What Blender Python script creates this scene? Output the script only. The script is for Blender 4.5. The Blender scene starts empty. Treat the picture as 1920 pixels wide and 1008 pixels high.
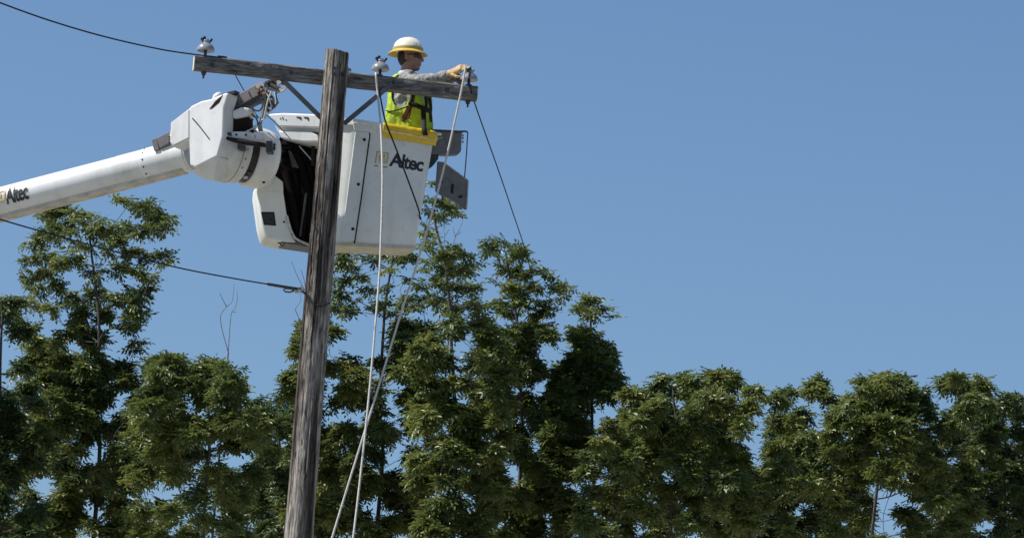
import bpy, bmesh, math, random
import numpy as np
from mathutils import Vector, Matrix, noise

R = math.radians
random.seed(7)
rng = np.random.default_rng(11)
scene = bpy.context.scene
COL = scene.collection

# ------------------------------------------------------------------ camera
F_PX = 9185.0
PITCH, ROLL = R(9.6), R(4.35)
CAM = Vector((0.0, 0.0, 1.6))
FWD = Vector((0, math.cos(PITCH), math.sin(PITCH)))
_r0 = Vector((1, 0, 0))
_u0 = Vector((0, -math.sin(PITCH), math.cos(PITCH)))
RIGHT = _r0 * math.cos(ROLL) + _u0 * math.sin(ROLL)
UP = _u0 * math.cos(ROLL) - _r0 * math.sin(ROLL)
cd = bpy.data.cameras.new('camera')
cam = bpy.data.objects.new('camera', cd)
COL.objects.link(cam)
cd.sensor_width = 36.0
cd.lens = F_PX / 1920.0 * 36.0
cd.clip_start = 0.5
cd.clip_end = 3000
cam.matrix_world = Matrix((
    (RIGHT.x, UP.x, -FWD.x, CAM.x),
    (RIGHT.y, UP.y, -FWD.y, CAM.y),
    (RIGHT.z, UP.z, -FWD.z, CAM.z),
    (0, 0, 0, 1)))
scene.camera = cam

# ------------------------------------------------------------------ light
SUN_EL = R(50)
SUN_DIR = Vector((-math.cos(SUN_EL) * math.cos(R(4)), -math.cos(SUN_EL) * math.sin(R(4)), math.sin(SUN_EL)))
world = bpy.data.worlds.new('World')
scene.world = world
world.use_nodes = True
wn = world.node_tree.nodes
wl = world.node_tree.links
for n in list(wn):
    wn.remove(n)
sky = wn.new('ShaderNodeTexSky')
sky.sky_type = 'NISHITA'
sky.sun_disc = False
sky.sun_elevation = SUN_EL
sky.sun_rotation = math.atan2(SUN_DIR.x, SUN_DIR.y)
sky.altitude = 0
sky.air_density = 1.0
sky.dust_density = 0.55
sky.ozone_density = 7.5
bg = wn.new('ShaderNodeBackground')
bg.inputs['Strength'].default_value = 0.065
wo = wn.new('ShaderNodeOutputWorld')
wl.new(sky.outputs[0], bg.inputs[0])
wl.new(bg.outputs[0], wo.inputs[0])

sd = bpy.data.lights.new('sun', 'SUN')
sd.energy = 3.8
sd.angle = R(0.53)
sd.color = (1.0, 0.955, 0.88)
sun = bpy.data.objects.new('sun', sd)
COL.objects.link(sun)
sun.rotation_euler = SUN_DIR.to_track_quat('Z', 'Y').to_euler()
sun.location = (-30, 0, 40)

scene.view_settings.view_transform = 'Standard'
scene.view_settings.look = 'None'
scene.view_settings.exposure = 0.7
scene.view_settings.gamma = 1.0
scene.view_settings.use_curve_mapping = False

# ------------------------------------------------------------------ helpers
def ray(px, py):
    return FWD * F_PX + RIGHT * (px - 960.0) + UP * (504.0 - py)

def P(px, py, Y):
    d = ray(px, py)
    return CAM + d * (Y / d.y)

def on_plane(px, py, O, n):
    d = ray(px, py)
    return CAM + d * ((O - CAM).dot(n) / d.dot(n))

S = 225.0      # photo pixels per metre at the pole

class MB:
    """collects shapes for one mesh (world coordinates)"""
    def __init__(self):
        self.v, self.f = [], []
    def add(self, vs, fs):
        o = len(self.v)
        self.v += [Vector(q) for q in vs]
        self.f += [[i + o for i in t] for t in fs]
        return self
    def tube(self, pts, rad, n=8, cap=True, squash=None):
        pts = [Vector(q) for q in pts]
        if not hasattr(rad, '__len__'):
            rad = [rad] * len(pts)
        vs, fs = [], []
        prev = None
        for i, q in enumerate(pts):
            a = pts[max(i - 1, 0)]
            b = pts[min(i + 1, len(pts) - 1)]
            t = (b - a)
            t = t.normalized() if t.length > 1e-9 else Vector((0, 0, 1))
            if prev is None:
                ref = Vector((0, 0, 1)) if abs(t.z) < .9 else Vector((0, 1, 0))
                s = t.cross(ref).normalized()
            else:
                s = (prev - t * prev.dot(t)).normalized()
            prev = s
            w = t.cross(s)
            for k in range(n):
                an = 2 * math.pi * k / n
                vs.append(q + (s * math.cos(an) + w * math.sin(an) * (squash or 1.0)) * rad[i])
        m = len(pts)
        for i in range(m - 1):
            for k in range(n):
                a = i * n + k
                b = i * n + (k + 1) % n
                fs.append([a, b, b + n, a + n])
        if cap:
            fs.append(list(range(n))[::-1])
            fs.append([(m - 1) * n + k for k in range(n)])
        return self.add(vs, fs)
    def capsule(self, a, b, ra, rb, n=14):
        a, b = Vector(a), Vector(b)
        d = (b - a)
        L = d.length
        d = d / L if L > 1e-9 else Vector((0, 0, 1))
        pts, rs = [], []
        for k in range(5):
            t = k / 4 * math.pi / 2
            pts.append(a - d * ra * math.cos(t)); rs.append(max(ra * math.sin(t), 1e-4))
        for k in range(5):
            t = k / 4 * math.pi / 2
            pts.append(b + d * rb * math.sin(t)); rs.append(max(rb * math.cos(t), 1e-4))
        return self.tube(pts, rs, n)
    def ellipsoid(self, c, ax, n=16, m=10):
        """ax: three vectors (semi-axes)"""
        c = Vector(c)
        vs, fs = [], []
        for i in range(m + 1):
            th = math.pi * i / m
            for k in range(n):
                ph = 2 * math.pi * k / n
                vs.append(c + ax[0] * (max(math.sin(th), 1e-4) * math.cos(ph)) + ax[1] * (max(math.sin(th), 1e-4) * math.sin(ph)) + ax[2] * math.cos(th))
        for i in range(m):
            for k in range(n):
                a = i * n + k; b = i * n + (k + 1) % n
                fs.append([a, a + n, b + n, b])
        fs.append(list(range(n))); fs.append([m * n + k for k in range(n)][::-1])
        return self.add(vs, fs)
    def lathe(self, O, axis, prof, n=32, cap=True):
        """prof: (t along axis, radius)"""
        O = Vector(O); axis = Vector(axis).normalized()
        ref = Vector((0, 0, 1)) if abs(axis.z) < .9 else Vector((0, 1, 0))
        s = axis.cross(ref).normalized(); w = axis.cross(s)
        vs, fs = [], []
        for (t, r) in prof:
            for k in range(n):
                an = 2 * math.pi * k / n
                vs.append(O + axis * t + (s * math.cos(an) + w * math.sin(an)) * max(r, 1e-4))
        for i in range(len(prof) - 1):
            for k in range(n):
                a = i * n + k; b = i * n + (k + 1) % n
                fs.append([a, b, b + n, a + n])
        if cap:
            fs.append(list(range(n))[::-1]); fs.append([(len(prof) - 1) * n + k for k in range(n)])
        return self.add(vs, fs)
    def prism(self, front, off):
        """front: list of world points, off: extrude vector"""
        n = len(front)
        front = [Vector(q) for q in front]
        vs = front + [q + off for q in front]
        fs = [list(range(n)), [n + k for k in range(n)][::-1]]
        for k in range(n):
            j = (k + 1) % n
            fs.append([j, k, k + n, j + n])
        return self.add(vs, fs)
    def beam(self, a, b, w, h, side=None):
        """rectangular bar a->b, w across (side), h across the other way"""
        a, b = Vector(a), Vector(b)
        d = (b - a).normalized()
        s = side if side is not None else d.cross(Vector((0, 0, 1)))
        s = (s - d * s.dot(d)).normalized()
        u = s.cross(d).normalized()
        vs = []
        for q in (a, b):
            for (i, j) in ((-1, -1), (1, -1), (1, 1), (-1, 1)):
                vs.append(q + s * (w / 2 * i) + u * (h / 2 * j))
        return self.add(vs, [[3, 2, 1, 0], [4, 5, 6, 7], [0, 1, 5, 4], [1, 2, 6, 5], [2, 3, 7, 6], [3, 0, 4, 7]])
    def loft(self, secs, closed=True, cap=True):
        n = len(secs[0]); vs = []; fs = []
        for s in secs:
            vs += s
        for i in range(len(secs) - 1):
            for k in range(n if closed else n - 1):
                j = (k + 1) % n
                fs.append([i * n + k, i * n + j, (i + 1) * n + j, (i + 1) * n + k])
        if cap:
            fs.append(list(range(n))[::-1]); fs.append([(len(secs) - 1) * n + k for k in range(n)])
        return self.add(vs, fs)

def origin_of(o):
    t = Vector((0, 0, 0))
    while o is not None:
        t += Vector(o.location); o = o.parent
    return t

def smooth_pts(pts, n=8):
    out = []
    pts = [Vector(q) for q in pts]
    for i in range(len(pts) - 1):
        p0 = pts[max(i - 1, 0)]; p1 = pts[i]; p2 = pts[i + 1]; p3 = pts[min(i + 2, len(pts) - 1)]
        for k in range(n):
            t = k / n
            out.append(.5 * ((2 * p1) + (p2 - p0) * t + (2 * p0 - 5 * p1 + 4 * p2 - p3) * t * t + (-p0 + 3 * p1 - 3 * p2 + p3) * t ** 3))
    out.append(pts[-1])
    return out
def build(name, mb, mat, parent=None, origin=None, smooth=35, bevel=None, mods=None, fixn=True):
    if origin is None:
        org = origin_of(parent) if parent is not None else Vector((0, 0, 0))
        loc = Vector((0, 0, 0))
    else:
        org = Vector(origin)
        loc = org - (origin_of(parent) if parent is not None else Vector((0, 0, 0)))
    me = bpy.data.meshes.new(name)
    me.from_pydata([tuple(q - org) for q in mb.v], [], mb.f)
    if fixn:
        bm = bmesh.new(); bm.from_mesh(me)
        bmesh.ops.recalc_face_normals(bm, faces=bm.faces)
        bm.to_mesh(me); bm.free()
    me.materials.append(mat)
    if smooth:
        me.polygons.foreach_set('use_smooth', [True] * len(me.polygons))
        me.set_sharp_from_angle(angle=R(smooth))
    o = bpy.data.objects.new(name, me)
    COL.objects.link(o)
    o.location = loc
    if parent is not None:
        o.parent = parent
    if bevel:
        b = o.modifiers.new('bevel', 'BEVEL')
        b.width = bevel; b.segments = 3; b.limit_method = 'ANGLE'; b.angle_limit = R(28)
        b.harden_normals = False
    for m in (mods or []):
        if m[0] == 'remesh':
            q = o.modifiers.new('remesh', 'REMESH'); q.mode = 'VOXEL'; q.voxel_size = m[1]; q.use_smooth_shade = True
        elif m[0] == 'smooth':
            q = o.modifiers.new('smooth', 'SMOOTH'); q.factor = .5; q.iterations = m[1]
        elif m[0] == 'solid':
            q = o.modifiers.new('solid', 'SOLIDIFY'); q.thickness = m[1]; q.offset = 0
        elif m[0] == 'subsurf':
            q = o.modifiers.new('sub', 'SUBSURF'); q.levels = m[1]; q.render_levels = m[1]
        elif m[0] == 'displace':
            tx = bpy.data.textures.new(name + '_noise', 'CLOUDS'); tx.noise_scale = m[2]; tx.noise_depth = 2
            q = o.modifiers.new('disp', 'DISPLACE'); q.texture = tx; q.strength = m[1]; q.mid_level = .5
            q.texture_coords = 'LOCAL'
    return o

def thing(name, loc, label, cat, group=None):
    o = bpy.data.objects.new(name, None)
    o.empty_display_size = .2
    COL.objects.link(o)
    o.location = loc
    tag(o, label, cat, group)
    return o

def tag(o, label, cat, group=None):
    o['label'] = label; o['category'] = cat
    if group:
        o['group'] = group
    return o

# ------------------------------------------------------------------ materials
def material(name, c1, c2=None, scale=6.0, rough=.5, stretch=(1, 1, 1), bump=0.0, bump_scale=None, metal=0.0, c3=None, spec=None, contrast=(.35, .65), coat=0.0):
    m = bpy.data.materials.new(name)
    m.use_nodes = True
    nt = m.node_tree; N = nt.nodes; L = nt.links
    b = N['Principled BSDF']
    b.inputs['Roughness'].default_value = rough
    b.inputs['Metallic'].default_value = metal
    if spec is not None:
        b.inputs['Specular IOR Level'].default_value = spec
    b.inputs['Coat Weight'].default_value = coat
    tc = N.new('ShaderNodeTexCoord')
    mp = N.new('ShaderNodeMapping')
    mp.inputs['Scale'].default_value = stretch
    L.new(tc.outputs['Object'], mp.inputs[0])
    no = N.new('ShaderNodeTexNoise')
    no.inputs['Scale'].default_value = scale
    no.inputs['Detail'].default_value = 8
    no.inputs['Roughness'].default_value = .62
    L.new(mp.outputs[0], no.inputs['Vector'])
    cr = N.new('ShaderNodeValToRGB')
    cr.color_ramp.elements[0].position = contrast[0]
    cr.color_ramp.elements[1].position = contrast[1]
    cr.color_ramp.elements[0].color = (*c1, 1)
    cr.color_ramp.elements[1].color = (*(c2 or c1), 1)
    if c3:
        e = cr.color_ramp.elements.new(.5 * (contrast[0] + contrast[1])); e.color = (*c3, 1)
    L.new(no.outputs[0], cr.inputs[0])
    L.new(cr.outputs[0], b.inputs['Base Color'])
    if bump:
        n2 = N.new('ShaderNodeTexNoise')
        n2.inputs['Scale'].default_value = bump_scale or scale * 3
        n2.inputs['Detail'].default_value = 6
        L.new(mp.outputs[0], n2.inputs['Vector'])
        bp = N.new('ShaderNodeBump')
        bp.inputs['Strength'].default_value = bump
        bp.inputs['Distance'].default_value = .01
        L.new(n2.outputs[0], bp.inputs['Height'])
        L.new(bp.outputs[0], b.inputs['Normal'])
    return m

M = {}
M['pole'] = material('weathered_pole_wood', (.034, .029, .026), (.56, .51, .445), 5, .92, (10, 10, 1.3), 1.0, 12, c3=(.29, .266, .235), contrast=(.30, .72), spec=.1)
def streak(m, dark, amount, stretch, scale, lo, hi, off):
    """broad streaks mixed over a base colour"""
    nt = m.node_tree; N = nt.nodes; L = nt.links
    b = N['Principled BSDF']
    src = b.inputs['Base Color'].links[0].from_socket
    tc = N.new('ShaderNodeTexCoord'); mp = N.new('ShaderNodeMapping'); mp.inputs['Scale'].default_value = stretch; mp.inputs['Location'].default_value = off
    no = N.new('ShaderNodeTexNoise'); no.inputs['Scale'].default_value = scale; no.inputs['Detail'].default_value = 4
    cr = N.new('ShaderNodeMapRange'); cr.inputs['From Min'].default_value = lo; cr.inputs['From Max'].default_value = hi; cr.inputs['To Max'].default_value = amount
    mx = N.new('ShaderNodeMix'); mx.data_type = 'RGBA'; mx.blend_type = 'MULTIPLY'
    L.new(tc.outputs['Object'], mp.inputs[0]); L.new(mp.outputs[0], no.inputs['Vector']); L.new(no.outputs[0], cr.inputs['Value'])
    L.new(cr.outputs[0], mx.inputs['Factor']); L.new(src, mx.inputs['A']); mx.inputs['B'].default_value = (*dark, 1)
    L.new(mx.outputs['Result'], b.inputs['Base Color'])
streak(M['pole'], (.20, .18, .18), 1.0, (7, 7, .5), 1.0, .47, .60, (3.1, 7.7, .4))  # weathering offset to leave the left side pale, sunlight put into the colour
M['pole_end'] = material('pole_end_grain', (.12, .10, .085), (.33, .30, .26), 30, .9, bump=.5)
M['arm'] = material('weathered_arm_wood', (.030, .029, .028), (.29, .28, .26), 5, .9, (.9, 9, 12), 1.0, 12, c3=(.15, .145, .136), contrast=(.3, .72), spec=.15)
M['armend'] = material('pale_end_grain', (.50, .46, .38), (.66, .61, .51), 20, .85)
M['galv'] = material('galvanised_steel', (.20, .21, .23), (.34, .35, .37), 18, .5, metal=.35)
M['brace'] = material('weathered_dark_brace', (.075, .08, .095), (.13, .135, .15), 18, .6, metal=.2)
M['dark_steel'] = material('dark_steel', (.035, .034, .036), (.075, .072, .075), 25, .5, metal=.3)
M['rust'] = material('rusty_steel', (.13, .06, .035), (.26, .15, .10), 30, .8)
M['porcelain'] = material('grey_porcelain', (.24, .25, .27), (.30, .31, .33), 12, .22, coat=.4)
M['white'] = material('white_gelcoat', (.62, .632, .63), (.71, .72, .72), 3.5, .36, contrast=(.25, .6), bump=.05, bump_scale=22)
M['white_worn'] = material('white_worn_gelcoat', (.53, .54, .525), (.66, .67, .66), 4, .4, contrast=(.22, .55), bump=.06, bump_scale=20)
M['bucket'] = material('bucket_fiberglass', (.60, .625, .59), (.72, .735, .71), 3.2, .4, contrast=(.25, .6), bump=.08, bump_scale=30)
M['cream'] = material('stained_cream_rim', (.40, .37, .26), (.54, .51, .40), 9, .5)
M['rail'] = material('grimy_boom_rail', (.36, .33, .27), (.58, .56, .50), 8, .6, (1, 1, 1))
M['black'] = material('black_rubber', (.009, .009, .010), (.018, .017, .018), 14, .75, spec=.25)
M['blackplastic'] = material('black_plastic', (.016, .015, .017), (.03, .028, .03), 20, .42)
M['hose'] = material('shade_black_hose', (.004, .004, .004), (.011, .008, .008), 12, .95, spec=.08)  # blacker than rubber, to carry the shade under hood and drum
M['interior'] = material('shaded_dark_brown', (.010, .008, .008), (.026, .016, .014), 9, .95, spec=.1)  # dark fabric brown, deepened with the shade inside mount and openings
M['jib'] = material('grey_brown_jib_paint', (.12, .105, .115), (.175, .155, .165), 14, .45)
M['greyplate'] = material('grey_plastic_tray', (.10, .098, .105), (.15, .148, .155), 18, .55)
M['board'] = material('grey_board', (.085, .087, .093), (.13, .133, .14), 14, .6)
M['yellow'] = material('yellow_vinyl', (.66, .44, .012), (.74, .52, .02), 10, .45, bump=.25, bump_scale=18)
M['gold'] = material('gold_print', (.42, .31, .10), (.50, .38, .14), 30, .5)
M['print'] = material('black_print', (.012, .012, .014), (.02, .02, .022), 30, .5)
M['rope'] = material('pale_rope', (.44, .43, .40), (.60, .585, .55), 60, .85, bump=.6, bump_scale=140)
M['cable'] = material('dark_cable', (.012, .014, .018), (.022, .024, .03), 30, .85, spec=.15)
M['alum'] = material('weathered_aluminium', (.36, .36, .35), (.55, .55, .54), 30, .4, metal=.5)
M['skin'] = material('tanned_skin', (.24, .125, .085), (.33, .18, .125), 30, .55)
M['shirt'] = material('grey_shirt', (.13, .135, .13), (.36, .36, .34), 13, .9, bump=1.0, bump_scale=24)
M['vest'] = material('lime_safety_vest', (.26, .37, .012), (.46, .60, .02), 14, .75, bump=1.0, bump_scale=22)
M['strip'] = material('silver_strip', (.42, .43, .40), (.6, .6, .56), 40, .4)
M['strapred'] = material('rust_red_strap', (.10, .022, .010), (.17, .038, .014), 30, .8)
M['glove'] = material('tan_leather_glove', (.38, .25, .12), (.60, .42, .22), 22, .75, bump=.7, bump_scale=50)
M['glovedark'] = material('dark_brown_glove', (.10, .085, .07), (.26, .22, .17), 30, .8, bump=.6, bump_scale=50)  # for the far glove, darker than the near one
M['hat'] = material('cream_hard_hat', (.78, .72, .56), (.86, .81, .67), 10, .25, coat=.3)
M['hatyellow'] = material('yellow_hat_trim', (.58, .38, .05), (.68, .46, .08), 14, .4)
M['hatband'] = material('olive_hat_band', (.34, .27, .07), (.42, .34, .1), 14, .5)
M['lens'] = material('dark_lens', (.012, .010, .012), (.02, .018, .02), 10, .12)
M['hair'] = material('dark_hair', (.018, .014, .012), (.04, .032, .026), 60, .8)
M['trousers'] = material('blue_work_trousers', (.05, .06, .09), (.08, .09, .13), 20, .9)
M['bark'] = material('grey_brown_bark', (.035, .03, .026), (.12, .105, .09), 12, .9, (4, 4, 1), .6)
M['twig'] = material('grey_twig', (.14, .135, .14), (.22, .21, .21), 12, .9)
M['ground'] = material('pale_bounce_ground', (.20, .19, .15), (.30, .28, .23), .6, .95)  # unseen ground, toned pale to bounce sunlight onto the shaded bucket

def grime(m, tint, amount, stretch, scale, lo, hi, off=(0, 0, 0)):
    streak(m, tint, amount, stretch, scale, lo, hi, off)
for nm in ('white', 'white_worn', 'bucket'):
    grime(M[nm], (.82, .80, .74), .6, (5, 5, .9), 1.6, .50, .72, (1.3, .4, 2.2))
    grime(M[nm], (.76, .75, .72), .45, (1, 1, 1), 14, .60, .74, (4.3, 1.4, .2))

def leaf_material(name, dark, mid, light):
    m = bpy.data.materials.new(name); m.use_nodes = True
    nt = m.node_tree; N = nt.nodes; L = nt.links
    b = N['Principled BSDF']; out = N['Material Output']
    at = N.new('ShaderNodeAttribute'); at.attribute_name = 'tint'
    cr = N.new('ShaderNodeValToRGB')
    cr.color_ramp.elements[0].color = (*dark, 1); cr.color_ramp.elements[1].color = (*light, 1)
    e = cr.color_ramp.elements.new(.55); e.color = (*mid, 1)
    L.new(at.outputs['Fac'], cr.inputs[0])
    L.new(cr.outputs[0], b.inputs['Base Color'])
    b.inputs['Roughness'].default_value = .42
    b.inputs['Specular IOR Level'].default_value = .5
    tr = N.new('ShaderNodeBsdfTranslucent')
    hs = N.new('ShaderNodeHueSaturation'); hs.inputs['Hue'].default_value = .485; hs.inputs['Value'].default_value = 1.25
    L.new(cr.outputs[0], hs.inputs['Color']); L.new(hs.outputs[0], tr.inputs[0])
    mx = N.new('ShaderNodeMixShader'); mx.inputs[0].default_value = .38
    L.new(b.outputs[0], mx.inputs[1]); L.new(tr.outputs[0], mx.inputs[2]); L.new(mx.outputs[0], out.inputs[0])
    return m
M['leaf'] = leaf_material('tree_leaves', (.040, .074, .020), (.120, .160, .038), (.24, .265, .068))
M['leaf_deep'] = leaf_material('deep_green_leaves', (.030, .058, .020), (.080, .122, .036), (.155, .19, .055))

# ------------------------------------------------------------------ ground
g = MB().add([(-900, -200, 0), (900, -200, 0), (900, 2200, 0), (-900, 2200, 0)], [[0, 1, 2, 3]])
go = build('ground', g, M['ground'], smooth=None)
go['kind'] = 'structure'
go['label'] = 'unseen ground toned pale for bounce light, below the trees and the pole'

# ------------------------------------------------------------------ utility pole
YP = 40.0
ptop = P(632, 97, YP)
pbot = P(592.5, 595, YP)
PX = .5 * (ptop.x + pbot.x)
pole = thing('utility_pole', (PX, YP, 0), 'weathered grey wooden utility pole with a wooden crossarm, standing before the white bucket', 'utility pole')
lean = (ptop.x - pbot.x) / (ptop.z - pbot.z)

def pole_centre(z):
    return Vector((pbot.x + lean * (z - pbot.z), YP, z))
def pole_radius(z):
    return .0985 + (ptop.z - z) * .0050

mb = MB()
NS = 120
zs = [0.0, 2.0, 4.0, 5.0, 5.8] + list(np.arange(6.0, ptop.z - .001, .022)) + [ptop.z - .012, ptop.z]
secs = []
cracks = [(random.uniform(0, 2 * math.pi), random.uniform(.006, .016), random.uniform(.03, .075), random.uniform(6.0, ptop.z), random.uniform(.5, 2.2)) for _ in range(52)]
bigcr = [(random.uniform(3.3, 6.1), random.uniform(.018, .03), random.uniform(.035, .06), random.uniform(7.0, ptop.z), random.uniform(.6, 1.6)) for _ in range(9)]
cracks += bigcr
gouges = [(random.uniform(3.0, 6.4), random.uniform(6.6, ptop.z), random.uniform(.05, .12), random.uniform(.02, .06), random.uniform(.004, .011)) for _ in range(150)]
for z in zs:
    c = pole_centre(z); r0 = pole_radius(z)
    near_g = [q for q in gouges if abs(q[1] - z) < q[3]]
    ring = []
    for k in range(NS):
        a = 2 * math.pi * k / NS
        d = 0.0
        if z > 5.9:
            d += .007 * noise.noise((math.cos(a) * 1.4, math.sin(a) * 1.4, z * .5))
            d += .0045 * noise.noise((math.cos(a) * 9, math.sin(a) * 9, z * 1.1 + 5))
            d += .0025 * noise.noise((math.cos(a) * 22, math.sin(a) * 22, z * 2.6 + 9))
            for (ca, dep, wid, cz, cl) in cracks:
                wob = ca + .07 * noise.noise((ca * 7, z * .9, 1.0)) + .02 * noise.noise((ca * 3, z * 5, 4.0))
                da = (a - wob + math.pi) % (2 * math.pi) - math.pi
                dz = abs(z - cz) / cl
                if abs(da) < wid and dz < 1:
                    d -= dep * (1 - abs(da) / wid) * min(1, (1 - dz) * 4)
            for (ga, gz, gw, gh, gd) in near_g:
                da = abs((a - ga + math.pi) % (2 * math.pi) - math.pi) / gw
                dz = abs(z - gz) / gh
                if da < 1 and dz < 1:
                    d -= gd * (1 - da * da) * (1 - dz * dz)
        r = r0 + d
        zz = z
        if z > ptop.z - .02:
            zz = z + .010 * noise.noise((math.cos(a) * 4, math.sin(a) * 4, 3.0)) - .012 * math.cos(a)
        ring.append(Vector((c.x + r * math.cos(a), c.y + r * math.sin(a), zz)))
    secs.append(ring)
mb.loft(secs)
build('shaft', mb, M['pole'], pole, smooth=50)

# crossarm on the far side of the pole, its left end nearer
ARM_W, ARM_H = .092, .122
PSI = R(9.7)
armc = pole_centre(ptop.z - .165) + Vector((0, pole_radius(9) + ARM_W / 2 - .012, 0))
ad = Vector((math.cos(PSI), math.sin(PSI), 0))
an = Vector((math.sin(PSI), -math.cos(PSI), 0))      # towards the camera
def arm_at(px, py):
    """point of the arm's centre plane seen at this pixel"""
    return on_plane(px, py, armc, an)
aL = arm_at(364, 118.5)
aR = arm_at(893.5, 176.5)
adir = (aR - aL).normalized()
aup = an.cross(adir)
if aup.z < 0: aup = -aup
NSEG = 90
mb = MB(); secs = []
for i in range(NSEG + 1):
    t = i / NSEG
    q = aL.lerp(aR, t)
    w, h = ARM_W / 2, ARM_H / 2
    ch = .012
    prof = [(-w, -h + ch), (-w, 0), (-w, h - ch), (-w + ch, h), (0, h), (w - ch, h), (w, h - ch), (w, 0), (w, -h + ch), (w - ch, -h), (0, -h), (-w + ch, -h)]
    ring = []
    for k, (a, b) in enumerate(prof):
        nn = .0035 * noise.noise((t * 9, k * 1.3, 2)) + .002 * noise.noise((t * 40, k * 2.3, 7))
        ring.append(q - an * a * (1 + nn * 14) + aup * (b * (1 + nn * 9)) + aup * (.005 * noise.noise((t * 3, 0, 0))))
    secs.append(ring)
mb.loft(secs, cap=False)
arm = build('crossarm', mb, M['arm'], pole, smooth=40)
arm['label'] = 'grey weathered crossarm sloping down to the right'
for e, ring, nm in ((-1, secs[0], 'end_grain'), (1, secs[-1], 'end_grain')):
    mb = MB(); off = adir * (.006 * e)
    mb.prism([q - adir * (.001 * e) for q in ring], off)
    build(nm, mb, M['armend'], arm, smooth=None)
def arm_front(px, py, out=.0):
    return on_plane(px, py, armc + an * (ARM_W / 2 + out), an)
# bolts, washers and holes on the arm
for (px, py) in ((397, 121), (546, 136), (737, 158), (838, 170)):
    q = arm_front(px, py)
    build('bolt', MB().lathe(q - an * .004, an, [(0, .02), (.006, .02), (.006, .011), (.018, .011), (.018, .004)], 12), M['dark_steel'], arm)
# braces
for a_, b_ in (((530, 150), (603, 222)), ((738, 155), (645, 232))):
    p0 = arm_front(a_[0], a_[1], .008)
    p1 = on_plane(b_[0], b_[1], Vector((PX, YP + pole_radius(9) - .03, 0)), Vector((0, 1, 0)))
    mb = MB()
    d = (p1 - p0).normalized()
    mb.beam(p0 - d * .03, p1, .007, .040, side=Vector((0, 1, 0)))
    mb.beam(p0 - d * .03 + Vector((0, .018, .0)) , p1 + Vector((0, .018, 0)), .036, .006, side=Vector((0, 1, 0)))
    br = build('brace', mb, M['brace'], pole, smooth=None)
    build('bolt', MB().lathe(p0 + Vector((0, .0, 0)), Vector((0, -1, 0)), [(0, .017), (.009, .017), (.009, .009), (.022, .008)], 10), M['dark_steel'], br)
# bolts through the pole
for (px, py) in ((626, 137), (643.5, 139), (628, 128)):
    q = on_plane(px, py, Vector((PX, YP - pole_radius(9.8) + .0, 0)), Vector((0, 1, 0)))
    c = pole_centre(q.z); dx = q.x - c.x
    q.y = YP - math.sqrt(max(pole_radius(q.z) ** 2 - dx * dx, .0001)) + .006
    nrm = Vector((dx, q.y - YP, 0)).normalized()
    mb = MB().lathe(q, nrm, [(-.01, .022), (.005, .022), (.005, .012), (.022, .012), (.022, .003)], 10)
    build('bolt', mb, M['dark_steel'], pole)
q = pole_centre(P(645, 130, YP).z)
mb = MB().lathe(q + Vector((.085, .02, 0)), Vector((1, -.1, 0)), [(0, .026), (.02, .026), (.02, .014), (.045, .012)], 10)
build('bolt', mb, M['galv'], pole)

# ------------------------------------------------------------------ insulators
def insulator(base, up, size, label, turn=0.0):
    t = thing('insulator', base, label, 'insulator', 'porcelain insulators on the crossarm')
    up = up.normalized()
    s = size
    build('pin', MB().lathe(base - up * (.0), up, [(-.004, .026), (.012, .026), (.012, .0125), (.085 * s, .0125)], 14), M['dark_steel'], t)
    prof = [(.056 * s, .026), (.052 * s, .050), (.050 * s, .068), (.0505 * s, .0735), (.056 * s, .0755), (.068 * s, .0745), (.082 * s, .070), (.096 * s, .062), (.108 * s, .051), (.117 * s, .038), (.122 * s, .031), (.130 * s, .030), (.134 * s, .033), (.142 * s, .032), (.146 * s, .026), (.147 * s, .01)]
    build('bell', MB().lathe(base, up, prof, 36), M['porcelain'], t, smooth=60)
    # saddle clamp on the head
    ax = Vector((math.cos(turn), math.sin(turn), 0)); ax = (ax - up * ax.dot(up)).normalized()
    sd_ = up.cross(ax)
    c = base + up * (.136 * s)
    mb = MB()
    mb.beam(c - ax * .036, c + ax * .036, .034, .016, side=sd_)
    for k in (-1, 1):
        mb.beam(c + ax * (.030 * k), c + ax * (.040 * k) + up * .018, .03, .014, side=sd_)
        mb.lathe(c + ax * (.041 * k) + up * .016 - sd_ * .02, sd_, [(0, .010), (.04, .010)], 8)
    mb.beam(c - ax * .012, c - ax * .020 + up * .030, .03, .018, side=sd_)
    mb.lathe(c - ax * .020 + up * .026 - sd_ * .024, sd_, [(0, .013), (.048, .013)], 8)
    mb.beam(c + ax * .010, c + ax * .006 + up * .016, .03, .02, side=sd_)
    build('clamp', mb, M['dark_steel'], t, smooth=40)
    # nut under the arm
    mb = MB()
    q = base - up * (ARM_H + .006)
    mb.lathe(q, -up, [(0, .024), (.012, .022), (.012, .016), (.028, .016), (.028, .008), (.055, .008)], 10)
    build('nut', mb, M['dark_steel'], t)
    return t
def arm_top(px):
    q = arm_at(px, 105 + (px - 358) * .112)
    k = (q - aL).dot(adir)
    return aL + adir * k + aup * (ARM_H / 2)
insulator(arm_top(384.5), Vector((0, 0, 1)), .98, 'grey insulator on the left end of the wooden crossarm, above the boom', R(8))
insulator(arm_top(712), Vector((.0, 0, 1)), .98, 'grey insulator on the crossarm between the pole and the worker', R(8))
insulator(arm_top(878.5), Vector((-.03, .0, 1)), .92, 'grey insulator on the right end of the crossarm, gripped by the gloved worker', R(60))

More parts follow.
